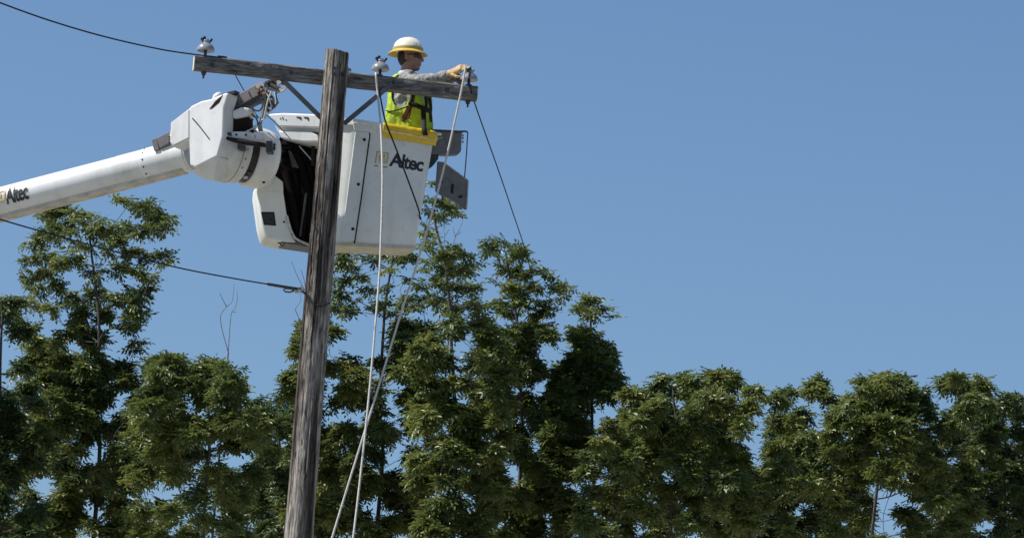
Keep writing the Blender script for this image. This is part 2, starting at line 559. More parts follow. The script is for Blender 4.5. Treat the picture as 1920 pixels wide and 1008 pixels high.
# ------------------------------------------------------------------ lift boom
boomY = lambda px: 40.98 + (330 - px) / S * math.tan(R(25))
ax0 = P(335, 294.5, boomY(335)); ax1 = P(0, 382.0, boomY(0))
bd = (ax1 - ax0).normalized()
boom = thing('lift_boom', P(430, 282, 40.75), 'long white lift boom with a bulky white head and grey jib left of the pole', 'boom')
BR = .139
far = ax0 + bd * 7.5
bs = bd.cross(Vector((0, 0, 1))).normalized()      # sideways
if bs.y > 0: bs = -bs                               # towards the camera
bu = bd.cross(bs); bu = bu if bu.z > 0 else -bu
def boom_sec(q, r):
    ring = []
    for k in range(40):
        a = 2 * math.pi * k / 40
        ring.append(q + (bs * math.cos(a) + bu * math.sin(a)) * r)
    return ring
mb = MB(); mb.loft([boom_sec(ax0 - bd * .12, BR), boom_sec(ax0 + bd * .5, BR), boom_sec(ax0 + bd * 3, BR * 1.01), boom_sec(far, BR * 1.02)])
tube = build('boom_tube', mb, M['white'], boom, smooth=40)
# sleeve at the tip, ends at the rivet line
sleeve0 = ax0 - bd * .1
sl_len = (P(276, 310, boomY(276)) - ax0).dot(bd)
mb = MB(); mb.loft([boom_sec(sleeve0, BR + .006), boom_sec(ax0 + bd * (sl_len - .004), BR + .006), boom_sec(ax0 + bd * sl_len, BR + .002)])
slv = build('tip_sleeve', mb, M['white'], boom, smooth=25)
sl2 = (P(224, 322, boomY(224)) - ax0).dot(bd)
mb = MB(); mb.loft([boom_sec(ax0 + bd * (sl_len - .01), BR + .0025), boom_sec(ax0 + bd * (sl2 - .02), BR + .0025), boom_sec(ax0 + bd * sl2, BR + .0003)])
build('wear_band', mb, M['white_worn'], boom, smooth=25)
for k in range(14):
    a = 2 * math.pi * k / 14 + .1
    nrm = bs * math.cos(a) + bu * math.sin(a)
    q = ax0 + bd * (sl_len - .035) + nrm * (BR + .005)
    build('rivet', MB().lathe(q, nrm, [(0, .0085), (.004, .008), (.006, .004)], 8), M['blackplastic'], slv)
# under-rail (grimy channel along the bottom)
mb = MB()
o_ = -bu * (BR - .004) + bs * .01
mb.beam(ax0 + o_ - bd * .05, far + o_, .13, .03, side=bs)
build('under_rail', mb, M['rail'], boom, smooth=None, bevel=.006)
# lower boom continuing down to the truck bed (outside the picture)
mb = MB(); mb.beam(far - bd * .3, Vector((far.x + 2.2, far.y + .6, 1.2)), .26, .3, side=bs)
build('lower_boom', mb, M['white'], boom, smooth=None, bevel=.03)
mb = MB().lathe(Vector((far.x + 2.2, far.y + .6, 0)), Vector((0, 0, 1)), [(0, .45), (1.0, .42), (1.25, .3), (1.3, .0)], 24)
build('turret', mb, M['white'], boom)

# text helper: outlines from Blender's own font, laid on any surface through a map (x, y) -> point
def text_mesh(body, mapper, bold=.02, shear=0.0, thick=.002, spacing=.92):
    cu = bpy.data.curves.new('lettering', 'FONT')
    cu.body = body; cu.size = 1.0; cu.offset = bold; cu.shear = shear; cu.space_character = spacing
    cu.resolution_u = 4
    o = bpy.data.objects.new('lettering', cu)
    COL.objects.link(o)
    bpy.context.view_layer.update()
    me = bpy.data.meshes.new_from_object(o.evaluated_get(bpy.context.evaluated_depsgraph_get()))
    xs = [v.co.x for v in me.vertices]
    x0, x1 = min(xs), max(xs)
    h = .70
    bm = bmesh.new(); bm.from_mesh(me)
    bmesh.ops.triangulate(bm, faces=bm.faces)
    bmesh.ops.subdivide_edges(bm, edges=bm.edges, cuts=3, use_grid_fill=True)
    bm.to_mesh(me); bm.free()
    vs = [mapper((v.co.x - x0) / (x1 - x0), v.co.y / h) for v in me.vertices]
    fs = [list(p.vertices) for p in me.polygons]
    bpy.data.objects.remove(o); bpy.data.meshes.remove(me); bpy.data.curves.remove(cu)
    return MB().add(vs, fs)

def emblem_strips():
    """nested square emblem in unit coordinates: list of quads (x0,y0,x1,y1)"""
    w = .11
    return [(0, .0, w, 1), (w, 1 - w, 1, 1), (1 - w, .12, 1, 1 - w), (.30, .12, 1 - w, .12 + w),
            (.26, .30, .26 + w, .80), (.26 + w, .80 - w, .74, .80), (.74 - w, .50, .74, .80 - w), (.26 + w, .50, .74 - w, .50 + w), (.26 + w, .30, .80, .30 + w)]
def emblem_mesh(mapper):
    mb = MB()
    for (x0, y0, x1, y1) in emblem_strips():
        n = 3
        for i in range(n):
            a, b = x0 + (x1 - x0) * i / n, x0 + (x1 - x0) * (i + 1) / n
            for j in range(n):
                c, d = y0 + (y1 - y0) * j / n, y0 + (y1 - y0) * (j + 1) / n
                mb.add([mapper(a, c), mapper(b, c), mapper(b, d), mapper(a, d)], [[0, 1, 2, 3]])
    return mb

# lettering on the boom, wrapped round the tube
def boom_wrap(px0, px1, h0, h1, out):
    k_ = BR * abs(bs.x) * S
    s0 = (P(px0 + k_, 380, boomY(px0 + k_)) - ax0).dot(bd); s1 = (P(px1 + k_, 368, boomY(px1 + k_)) - ax0).dot(bd)
    def f(x, y):
        s_ = s0 + (s1 - s0) * x
        hh = (h0 + (h1 - h0) * y) / BR
        return ax0 + bd * s_ + (bs * math.cos(hh) + bu * math.sin(hh)) * (BR * 1.012 + .004 + out)
    return f
build('lettering', text_mesh('Altec', boom_wrap(16, 57, -.060, .080, .0015), bold=.022), M['print'], tube, smooth=None, fixn=False)
build('emblem', emblem_mesh(boom_wrap(-13, 14, -.05, .07, .0015)), M['gold'], tube, smooth=None, fixn=False)

# elbow head: front cover yawed to the left
CA = R(34)
c_n = Vector((-math.sin(CA), -math.cos(CA), .0))
coverO = P(419, 240, 40.38)
cov = lambda px, py, out=0.0: on_plane(px, py, coverO + c_n * out, c_n)
c_in = -c_n
outline = [(316.5, 259), (322, 228), (355, 203), (358, 199), (378, 189.5), (395, 186), (423, 174.5), (428, 176), (420, 202), (418, 255), (408, 293), (366, 314), (356, 309), (354, 262), (327, 277), (319, 270)]
mb = MB(); mb.prism([cov(*q) for q in outline], c_in * .145)
cover = build('elbow_cover', mb, M['white'], boom, smooth=30, bevel=.026)
# lower slanted facet of the cover
mb = MB()
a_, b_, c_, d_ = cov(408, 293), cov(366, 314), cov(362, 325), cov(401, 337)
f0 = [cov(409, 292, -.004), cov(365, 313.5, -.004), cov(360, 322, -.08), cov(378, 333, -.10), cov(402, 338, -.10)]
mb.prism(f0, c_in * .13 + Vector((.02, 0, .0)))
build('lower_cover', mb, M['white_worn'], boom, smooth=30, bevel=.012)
# slit window, crease cable and knob on the cover
mb = MB(); mb.prism([cov(*q, .0) + c_n * .003 for q in ((393, 205), (403.5, 191), (418, 178.5), (411.5, 192.5), (398, 204))], c_in * .02)
build('slit_opening', mb, M['interior'], cover, smooth=None)
mb = MB(); mb.tube([cov(361, 222, .003), cov(371, 233, .005), cov(382, 247, .005), cov(393, 261, .003)], .0042, 6)
build('pull_cord', mb, M['cable'], cover)
mb = MB(); mb.ellipsoid(cov(408, 181.5, -.06), [Vector((.042, 0, .014)), Vector((0, .04, 0)), Vector((0, 0, .036))])
build('top_knob', mb, M['white'], cover)
for (px, py) in ((318.5, 257), (318.5, 262), (318.5, 267)):
    build('bolt', MB().lathe(cov(px, py) , c_n, [(-.004, .009), (.007, .008)], 8), M['blackplastic'], cover)
# left raised panel step
mb = MB(); mb.prism([cov(*q, .0) for q in ((322, 230), (355, 206), (355, 258), (327, 272), (320, 266))], c_n * .006)
build('raised_panel', mb, M['white'], cover, smooth=30, bevel=.005)

# drums of the knuckle
DA = R(27)
dax = Vector((math.cos(DA), math.sin(DA), -.07)).normalized()
d1 = P(416, 280, 40.72)
R1 = .258
build('knuckle_drum', MB().lathe(d1, dax, [(-.10, R1 * .55), (-.08, R1 * .9), (-.04, R1 * .985), (0, R1), (.145, R1), (.167, R1 * .985), (.177, R1 * .95), (.177, R1 * .6)], 64), M['white_worn'], boom, smooth=45)
build('bearing_ring', MB().lathe(d1, dax, [(.165, R1 * .90), (.30, R1 * .90)], 64), M['blackplastic'], boom)
d2 = d1 + dax * .248
build('rotator_drum', MB().lathe(d2, dax, [(0, R1 * .6), (.0, R1 * .97), (.008, R1), (.07, R1), (.13, R1 * .985), (.17, R1 * .94), (.205, R1 * .82), (.225, R1 * .62), (.235, R1 * .3), (.237, .0)], 64), M['white'], boom, smooth=60)
# opening with dark inside and the small white roller hood over it
mb = MB(); mb.prism([P(*q, 40.50) for q in ((437, 217), (466, 217), (467, 249), (452, 251), (438, 247))], Vector((.03, .12, 0)))
build('dark_recess', mb, M['interior'], boom, smooth=None)
mb = MB(); mb.prism([P(*q, 40.47) for q in ((434, 208), (452, 200), (467, 203), (471, 212), (462, 218), (436, 223))], Vector((.05, .12, 0)))
build('roller_hood', mb, M['white'], boom, bevel=.018)
mb = MB(); mb.prism([P(*q, 40.46) for q in ((419, 247), (466, 246), (480, 252), (482, 262), (470, 262), (420, 256))], Vector((.04, .14, 0)))
build('white_flange', mb, M['white'], boom, bevel=.008)
mb = MB(); mb.prism([P(*q, 40.46) for q in ((474, 247), (490, 246), (495, 254), (492, 264), (474, 262))], Vector((.05, .14, 0)))
build('white_flange', mb, M['white'], boom, bevel=.012)
# jib: square tube through the head, tip at the right
jn = Vector((-math.sin(R(25)), -math.cos(R(25)), 0))
jO = P(460, 185, 40.60)
jp = lambda px, py, out=0.0: on_plane(px, py, jO + jn * out, jn)
mb = MB(); mb.beam(jp(302, 271), jp(486, 172), .10, .098, side=jn)
jib = build('jib_tube', mb, M['jib'], boom, smooth=None, bevel=.006)
mb = MB(); mb.beam(jp(438, 211), jp(494, 184), .07, .05, side=jn)
build('jib_under_bar', mb, M['dark_steel'], boom, smooth=None, bevel=.004)
mb = MB(); mb.beam(jp(466, 172.5, .052), jp(473, 187, .052), .006, .008, side=jn)
build('strap_line', mb, M['black'], jib, smooth=None)
mb = MB(); mb.beam(jp(433, 179, .03), jp(443, 208, .03), .12, .035, side=jn)
mb.beam(jp(432, 178, .05), jp(446, 175, .05), .10, .03, side=jn)
build('jib_collar', mb, M['blackplastic'], boom, smooth=None, bevel=.004)
for (px, py) in ((442.5, 186.5), (443, 192)):
    build('bolt', MB().lathe(jp(px, py, .09), jn, [(-.01, .009), (.004, .008)], 8), M['black'], jib)
# open dark end of the jib tube at the lower left
mb = MB(); mb.beam(jp(292.5, 275), jp(302, 271.5), .104, .104, side=jn)
build('jib_end', mb, M['jib'], jib, smooth=None, bevel=.004)
# jib tip: joint, sheave head, hook block
mb = MB()
mb.lathe(jp(488, 170, -.045), jn, [(0, .036), (.09, .036)], 20)
mb.lathe(jp(495, 166, -.04), jn, [(0, .04), (.08, .04)], 20)
tip = build('tip_joint', mb, M['alum'], boom)
mb = MB(); mb.lathe(jp(487, 172, .0), jn, [(.03, .022), (.050, .02)], 16); mb.beam(jp(490, 177, .02), jp(500, 173, .02), .03, .03, side=jn)
build('rusty_pin', mb, M['rust'], tip)
mb = MB(); mb.lathe(jp(494.5, 166, .0), jn, [(.03, .012), (.046, .012)], 10)
build('pin_head', mb, M['black'], tip)
mb = MB()
mb.beam(jp(500, 158), jp(522, 149), .08, .018, side=jn)
mb.beam(jp(501, 166, .02), jp(523, 170, .02), .016, .03, side=jn)
mb.beam(jp(507, 158, .03), jp(526, 167, .03), .014, .024, side=jn)
mb.beam(jp(514, 152, .03), jp(534, 158, .03), .014, .026, side=jn)
mb.lathe(jp(512, 161, -.03), jn, [(0, .034), (.012, .03), (.02, .03), (.032, .034)], 20)
sh = build('sheave_head', mb, M['dark_steel'], boom, smooth=40)
mb = MB()
mb.beam(jp(519, 173, .03), jp(537, 163, .03), .03, .02, side=jn)
mb.beam(jp(522, 160, .03), jp(533, 150, .03), .02, .018, side=jn)
mb.lathe(jp(526, 155, .02), jn, [(0, .022), (.03, .022)], 14)
mb.tube([jp(519, 174, .03), jp(528, 172, .04), (jp(537, 166, .04)), jp(538, 160, .03), jp(531, 150, .03)], .007, 6)
build('roller_bracket', mb, M['alum'], boom, smooth=40)
mb = MB()
mb.tube([jp(496, 172), jp(492, 186), jp(495, 200), jp(492, 216), jp(487, 234)], [.022, .024, .018, .015, .014], 8)
mb.beam(jp(485, 232), jp(489, 246), .03, .03, side=jn)
build('winch_lever', mb, M['galv'], boom, smooth=40)
mb = MB()
mb.tube([jp(505, 176, .02), jp(512, 186, .03), jp(513, 200, .03), jp(506, 209, .03), jp(500, 203, .03), jp(501, 190, .03), jp(507, 181, .03)], .011, 8)
mb.tube([jp(503, 174, .0), jp(497, 190, .02), jp(498, 204, .02), jp(504, 212, .02)], .009, 8)
mb.beam(jp(512, 203, .02), jp(521, 191, .02), .02, .016, side=jn)
mb.lathe(jp(506, 195, -.02), jn, [(0, .034), (.04, .034)], 18)
build('hook_block', mb, M['dark_steel'], boom, smooth=40)
mb = MB(); mb.tube([jp(509, 172, .04), jp(503, 186, .05), jp(500, 198, .05), jp(497, 212, .05), jp(495, 222, .04)], .007, 6)
mb.tube([jp(514, 174, .04), jp(517, 184, .05), jp(516, 196, .05)], .006, 6)
build('winch_line', mb, M['rope'], boom)
mb = MB(); mb.tube([P(459, 248, 40.44), P(478, 239, 40.44)], .0065, 8); mb.lathe(P(478, 239, 40.46), Vector((0, -1, 0)), [(0, .018), (.03, .016)], 10)
build('release_rod', mb, M['alum'], boom)
# black control bar across the drums
mb = MB(); mb.tube([P(420, 258, 40.44), P(440, 263, 40.42), P(465, 268, 40.42), P(500, 272.5, 40.43)], [.014, .022, .024, .021], 10, squash=.9)
bar = build('control_bar', mb, M['black'], boom)
mb = MB(); mb.prism([P(*q, 40.40) for q in ((498, 263.5), (509.5, 264), (510, 285), (498, 285))], Vector((.01, .12, 0)))
build('bar_bracket', mb, M['blackplastic'], bar, bevel=.006)
mb = MB(); mb.prism([P(*q, 40.40) for q in ((445, 269), (459, 272), (458, 280), (445, 279))], Vector((.01, .10, 0)))
build('bar_bracket', mb, M['blackplastic'], bar, bevel=.006)
mb = MB(); mb.prism([P(*q, 40.43) for q in ((422, 247.5), (434, 248.5), (434, 254), (422, 253))], Vector((0, .06, 0)))
build('bar_bracket', mb, M['blackplastic'], bar, bevel=.004)
for (px, py, Y) in ((514.5, 271, 40.56), (514, 276, 40.56), (514, 279, 40.56), (443, 252.5, 40.455), (461, 253, 40.455)):
    build('bolt', MB().lathe(P(px, py, Y), Vector((0, -1, 0)), [(-.02, .010), (.006, .009)], 8), M['black'], boom)
# extra fittings: bolts round the drum lips, hinge lugs, hoses between jib and drum
perp = dax.cross(Vector((0, 0, 1))).normalized(); perp = perp if perp.y < 0 else -perp
pup = dax.cross(perp); pup = pup if pup.z > 0 else -pup
for k, a in enumerate((-38, -20, -2, 16)):
    nrm = perp * math.cos(R(a)) + pup * math.sin(R(a))
    q = d1 + dax * .125 + nrm * (R1 - .002)
    build('bolt', MB().lathe(q, nrm, [(0, .010), (.005, .009)], 8), M['galv'], boom)
ringp = [d1 + dax * .095 + (perp * math.cos(a) + pup * math.sin(a)) * (R1 + .001) for a in np.linspace(-1.9, .55, 30)]
build('seam_line', MB().tube(ringp, .0026, 5), M['greyplate'], boom)
q = d1 + dax * .212 + (perp * math.cos(R(-48)) + pup * math.sin(R(-48))) * (R1 * .92)
build('latch_lug', MB().ellipsoid(q, [dax * .03, pup * .02, perp * .022]), M['dark_steel'], boom)
q = d1 + dax * .205 + (perp * math.cos(R(-62)) + pup * math.sin(R(-62))) * (R1 * .92)
build('latch_lug', MB().ellipsoid(q, [dax * .024, pup * .018, perp * .03]), M['alum'], boom)
q = d2 + dax * .12 + (perp * math.cos(R(-60)) + pup * math.sin(R(-60))) * (R1 * .97)
build('drain_plug', MB().ellipsoid(q, [dax * .016, pup * .012, perp * .016]), M['black'], boom)
for hpts, rr, mt in (([jp(470, 196, .02), jp(476, 206, .05), jp(486, 208, .05), jp(492, 200, .03)], .007, 'black'),
                     ([jp(463, 200, .03), jp(470, 212, .06), jp(480, 222, .05), jp(484, 234, .04)], .006, 'black'),
                     ([jp(500, 176, .05), jp(506, 190, .06), jp(508, 206, .05), jp(500, 218, .04), jp(490, 226, .04)], .005, 'alum'),
                     ([jp(520, 166, .05), jp(517, 178, .06), jp(520, 190, .05)], .006, 'dark_steel')):
    build('hose', MB().tube(smooth_pts(hpts, 4), rr, 6), M[mt], boom)
# thin cables at the head
mb = MB(); mb.tube([P(440, 139, 40.66), P(448, 154, 40.66), P(457, 170, 40.66), P(466, 187, 40.68)], .0045, 6)
build('thin_line', mb, M['cable'], boom)
mb = MB(); mb.tube([P(471, 199, 40.7), P(475, 208, 40.7), P(484, 222, 40.72)], .008, 6); mb.tube([P(471, 200, 40.7), P(474, 226, 40.7)], .006, 6)
build('blue_hose', mb, material('blue_hose', (.03, .08, .16), (.05, .11, .2), 10, .5), boom)
mb = MB(); mb.tube([P(496, 213, 40.66), P(520, 234, 40.6), P(545, 262, 40.6)], .0035, 6)
build('thin_line', mb, M['cable'], boom)

boom.location += P(440, 270, 40.28) - P(440, 270, 40.5)

# ------------------------------------------------------------------ bucket
BA = R(15)
b_u = Vector((math.cos(BA), math.sin(BA), 0))
b_n = Vector((math.sin(BA), -math.cos(BA), 0))     # outward from the front face
b_v = -b_n
bO = P(740, 350, 40.56)
pb = lambda px, py, out=0.0: on_plane(px, py, bO + b_n * out, b_n)
FL_T, FL_B = pb(664, 226), pb(638, 459)
FR_T, FR_B = pb(817, 250), pb(780.5, 466)
bucket = thing('lift_bucket', .5 * (FL_B + FR_B) + b_v * .3, 'white fiberglass lift bucket behind the pole, black lettering on its front', 'bucket')
def bucket_ring(t, grow=0.0, depth=.60):
    L, Rr = FL_T.lerp(FL_B, t), FR_T.lerp(FR_B, t)
    u = (Rr - L).normalized()
    dep = depth - .20 * t
    Lp, Rp = L - u * grow - b_n * -grow, Rr + u * grow + b_n * grow
    pts = []
    r = .05
    # front-left fold (slightly rounded), front, rounded right corner, back, left, chamfer
    pts.append(Lp + u * .03)
    for i in range(1, 6):
        pts.append(Lp.lerp(Rp, .05 + .88 * i / 5))
    Rc = Rp - u * r + b_v * r
    for k in range(1, 6):
        a = k / 6 * math.pi / 2
        pts.append(Rc + b_n * r * math.cos(a) + u * r * math.sin(a))
    pts.append(Rp + b_v * (dep - r + grow))
    pts.append(Rp - u * r + b_v * (dep + grow))
    ch = Vector((-.20, .0, 0)) + b_v * .20
    back_l = Lp - u * .05 + b_v * (dep + grow)
    pts.append(back_l + u * .04)
    pts.append(back_l - b_v * .04)
    pts.append(Lp - u * .175 + b_v * .14)
    pts.append(Lp - u * .165 + b_v * .115)
    pts.append(Lp - u * .02 + b_v * .025)
    pts.append(Lp + u * .005 + b_v * .004)
    return pts
mb = MB()
outer = [bucket_ring(t) for t in (0, .02, .25, .5, .75, .97)]
inner = [bucket_ring(t, -.012) for t in (.93, .5, 0.0)]
mb.loft(outer + [bucket_ring(1.0, -.01)] + inner, cap=False)
n_ = len(outer[0])
mb.add(bucket_ring(1.0, -.01), [list(range(n_))])
mb.add(inner[0], [list(range(n_))])
shell = build('bucket_shell', mb, M['bucket'], bucket, smooth=40)
# rim band round the top
mb = MB()
def rim(t0, t1, g0, g1):
    return [bucket_ring(t0, g1), bucket_ring(t0, g0), bucket_ring(t1, g0), bucket_ring(t1, g1)]
rs_ = rim(-.012, .035, .016, -.014)
mb.loft(rs_ + [rs_[0]], cap=False)
build('rim', mb, M['white'], bucket, smooth=30, bevel=.006)
mb = MB(); rs_ = rim(.978, 1.006, .006, -.02); mb.loft(rs_ + [rs_[0]], cap=False)
mb.add(bucket_ring(1.004, -.015), [list(range(n_))])
build('base_band', mb, M['cream'], bucket, smooth=30, bevel=.008)
# proud side cover left of the seam
mb = MB()
mb.prism([pb(*q) - b_n * .002 for q in ((666, 246), (690, 248), (693, 258), (664.5, 452), (640, 450))], b_n * .013)
panel = build('side_cover', mb, M['bucket'], bucket, smooth=30, bevel=.004)
mb = MB(); mb.tube([pb(693.5, 250, .006), pb(691.5, 268, .011), pb(684.5, 318, .011), pb(677.5, 370, .011), pb(668.5, 430, .011), pb(664.5, 456, .008)], .0062, 6)
build('seam_gasket', mb, M['black'], bucket)
for q in ((683, 262), (672, 345.5), (661.5, 429)):
    build('bolt', MB().lathe(pb(*q, .010), b_n, [(0, .014), (.006, .013), (.010, .006)], 10), M['black'], panel)
mb = MB(); mb.prism([pb(*q, .0) for q in ((660, 229), (694, 232), (695, 247), (664, 246))], b_n * .02)
build('latch_plate', mb, M['bucket'], bucket, smooth=30, bevel=.008)
# lettering
def face_map(o, ux, uy, out):
    A = pb(*o, out); B = pb(*ux, out); C = pb(*uy, out)
    return lambda x, y: A + (B - A) * x + (C - A) * y
build('lettering', text_mesh('Altec', face_map((729, 310), (792.5, 321), (733.5, 285.5), .002), bold=.03, spacing=.9), M['print'], shell, smooth=None, fixn=False)
build('emblem', emblem_mesh(face_map((702.5, 306), (726, 309.5), (706, 283), .002)), M['gold'], shell, smooth=None, fixn=False)
mb = MB(); A = face_map((701, 311), (727, 314.5), (702, 307), .002)
for x0, x1 in ((.02, .3), (.55, .98)):
    build('underline', MB().add([A(x0, 0), A(x1, 0), A(x1, .35), A(x0, .35)], [[0, 1, 2, 3]]), M['print'], shell, smooth=None, fixn=False)

# hood of the mount, left of the pole: faces up-left
HA = R(24)
h_n = Vector((-math.sin(HA), -math.cos(HA), 0))
hO = P(606, 230, 40.62)
ph = lambda px, py, out=0.0: on_plane(px, py, hO + h_n * out, h_n)
mb = MB(); mb.prism([ph(*q) for q in ((500, 214), (530, 211.5), (596, 214), (618, 217), (618, 240), (596, 240), (522, 237.5), (514, 226))], -h_n * .40)
hood = build('mount_hood', mb, M['white'], bucket, smooth=30, bevel=.014)
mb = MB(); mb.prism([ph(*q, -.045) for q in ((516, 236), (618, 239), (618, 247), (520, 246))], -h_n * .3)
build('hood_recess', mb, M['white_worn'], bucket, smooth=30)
mb = MB(); mb.prism([ph(*q, -.02) for q in ((521, 245), (560, 245.5), (582, 246), (594, 252), (600, 265.5), (570, 266), (546, 263.5), (527, 259))], -h_n * .3)
build('lower_hood', mb, M['white'], bucket, smooth=30, bevel=.012)
for q in ((526, 222.5), (530, 220.5), (536.5, 225), (531, 223.5)):
    build('screw', MB().lathe(ph(*q), h_n, [(-.003, .006), (.004, .005)], 8), M['black'], hood)
for (x, y) in ((556, 219), (570, 219.5)):
    mb = MB(); mb.prism([ph(*q) for q in ((x, y), (x + 6, y), (x + 9, y + 1), (x + 9, y + (8 if x > 560 else 6)), (x + 6.5, y + 5), (x + 5, y + 2.5), (x, y + 1.8))], h_n * .004)
    build('decal', mb, M['print'], hood, smooth=None)
# lower shell on the left
LA = R(8)
l_n = Vector((math.sin(LA), -math.cos(LA), 0))
lO = P(510, 400, 40.86)
pl = lambda px, py, out=0.0: on_plane(px, py, lO + l_n * out, l_n)
mb = MB(); mb.prism([pl(*q) for q in ((482, 360), (483.5, 343), (489, 336), (516, 329), (531, 340), (532, 362), (539, 408), (547, 440), (556, 455), (529, 453), (500, 446.5), (495.5, 440), (490, 418))], -l_n * .42)
lsh = build('lower_shell', mb, M['bucket'], bucket, smooth=30, bevel=.016)
mb = MB(); mb.prism([pl(*q, .0) for q in ((483, 358), (484.5, 343), (490, 337.5), (516, 331), (530, 341), (531, 361))], l_n * .010)
build('shell_top_panel', mb, M['bucket'], lsh, smooth=30, bevel=.008)
mb = MB(); mb.prism([pl(*q, -.01) for q in ((489, 397.5), (514, 397.5), (517.5, 423.5), (494.5, 422))], l_n * .014)
win = build('rubber_plug', mb, M['black'], lsh, smooth=None, bevel=.004)
mb = MB(); mb.prism([pl(*q, .003) for q in ((491.5, 400), (512, 400), (514.8, 421), (496.5, 420))], l_n * .004)
build('plug_face', mb, M['blackplastic'], lsh, smooth=None)
build('bolt', MB().lathe(pl(508, 411, .006), l_n, [(0, .009), (.006, .008)], 8), M['black'], lsh)
build('bolt', MB().lathe(pl(532.5, 416, .0), l_n, [(-.01, .010), (.006, .009)], 8), M['black'], lsh)
# frame lip and floor of the mount
mb = MB(); mb.tube([pl(538, 404, .01), pl(545, 430, .02), pl(553, 446, .03), pl(562, 451, .03), pl(580, 459, .02), pl(606, 463, .0)], .010, 8)
build('frame_lip', mb, M['alum'], bucket)
mb = MB(); mb.prism([pl(*q, -.01) for q in ((536, 400), (541, 408), (549, 438), (560, 452), (600, 463), (600, 466), (529, 455), (531, 420))], -l_n * .30)
build('mount_floor', mb, material('dark_bluish_shade', (.07, .072, .085), (.11, .112, .13), 10, .5), bucket, smooth=30, bevel=.004)  # bluish shade of the shell interior put into the base colour
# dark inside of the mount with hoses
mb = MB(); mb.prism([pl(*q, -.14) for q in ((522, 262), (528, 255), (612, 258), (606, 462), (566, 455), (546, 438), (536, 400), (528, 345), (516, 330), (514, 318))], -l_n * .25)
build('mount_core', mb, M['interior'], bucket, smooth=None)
hs = [[(524, 272), (545, 272), (566, 284), (580, 310), (586, 350), (584, 400), (578, 445)],
      [(524, 290), (540, 285), (556, 298), (566, 330), (570, 370), (568, 420), (566, 446)],
      [(524, 310), (534, 318), (542, 345), (548, 380), (556, 420), (562, 445)],
      [(526, 280), (548, 278), (562, 300), (574, 340), (578, 390), (574, 440)],
      [(526, 300), (542, 300), (552, 330), (558, 372), (560, 410), (560, 436)],
      [(530, 268), (560, 270), (584, 292), (596, 330), (600, 380)]]
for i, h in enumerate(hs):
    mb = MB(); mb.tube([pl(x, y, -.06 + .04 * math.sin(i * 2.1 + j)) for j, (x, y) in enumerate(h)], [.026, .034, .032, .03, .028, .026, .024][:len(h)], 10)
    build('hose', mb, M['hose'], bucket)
mb = MB(); mb.prism([pl(*q, .0) for q in ((541, 281), (546, 284), (561, 315), (548, 313))], -l_n * .02)
build('grey_bracket', mb, M['dark_steel'], bucket, smooth=None)
mb = MB(); mb.beam(pl(574, 362, .0), pl(562.5, 443, .0), .02, .016, side=l_n)
build('guide_rod', mb, M['dark_steel'], bucket, smooth=None)
mb = MB(); mb.beam(pl(587, 272, .02), pl(586, 310, .02), .03, .03, side=l_n)
build('valve_block', mb, M['black'], bucket, smooth=None)
mb = MB(); mb.beam(pl(561, 274, .03), pl(584, 300, .03), .008, .010, side=l_n)
build('guide_rod', mb, M['alum'], bucket, smooth=None)
mb = MB(); c = P(529.5, 457, 40.7)
mb.tube([c + Vector((.016 * math.cos(a), 0, .016 * math.sin(a))) for a in np.linspace(0, 2 * math.pi, 17)], .0045, 6); mb.beam(c + Vector((-.04, 0, .004)), c + Vector((-.015, 0, .006)), .012, .012)
build('eye_bolt', mb, M['dark_steel'], bucket)

# yellow cover draped over the rim
yc = thing('rim_cover', pb(765, 250), 'yellow vinyl cover draped over the bucket rim in front of the worker', 'cover')
mb = MB()
prof = [(.075, -.10), (.070, -.02), (.05, .012), (.015, .026), (-.018, .020), (-.030, .0), (-.030, -.045), (-.026, -.052), (-.020, -.058), (-.018, -.085), (-.016, -.102)]
base_pts = []
TL, TR = FL_T.lerp(FL_B, .005), FR_T.lerp(FR_B, .005)
uu = (TR - TL).normalized()
kk0 = (pb(717, 236) - TL).dot(uu); kk1 = (TR - TL).length - .05
for i in range(22):
    s_ = kk0 + (kk1 - kk0) * i / 21
    base_pts.append((TL + uu * s_, b_n.copy()))
for k in range(1, 6):
    a = k / 6 * math.pi / 2
    base_pts.append((TR - uu * .05 + b_v * .05 + (b_n * math.cos(a) + uu * math.sin(a)) * .05, b_n * math.cos(a) + uu * math.sin(a)))
secs = []
for i, (q, nn) in enumerate(base_pts):
    edge = 1.0
    wob = .003 * noise.noise((i * .35, 0, 0))
    secs.append([q - nn * (d_ + wob * (1 if d_ < 0 else 0)) + Vector((0, 0, 1)) * (h_ + (.004 * noise.noise((i * .3, 3, 0)) if h_ < -.08 else .004 * noise.noise((i * .5, 7, 0)))) for (d_, h_) in prof])
mb.loft(secs, closed=False, cap=False)
build('vinyl_sheet', mb, M['yellow'], yc, smooth=60, mods=[('solid', .008), ('subsurf', 1)])
mb = MB(); mb.tube([pb(722, 246, .036), pb(745, 249, .037), pb(775, 254.5, .037), pb(808, 261, .037), pb(816, 261, .03)], .0042, 6)
build('draw_cord', mb, M['rope'], yc)

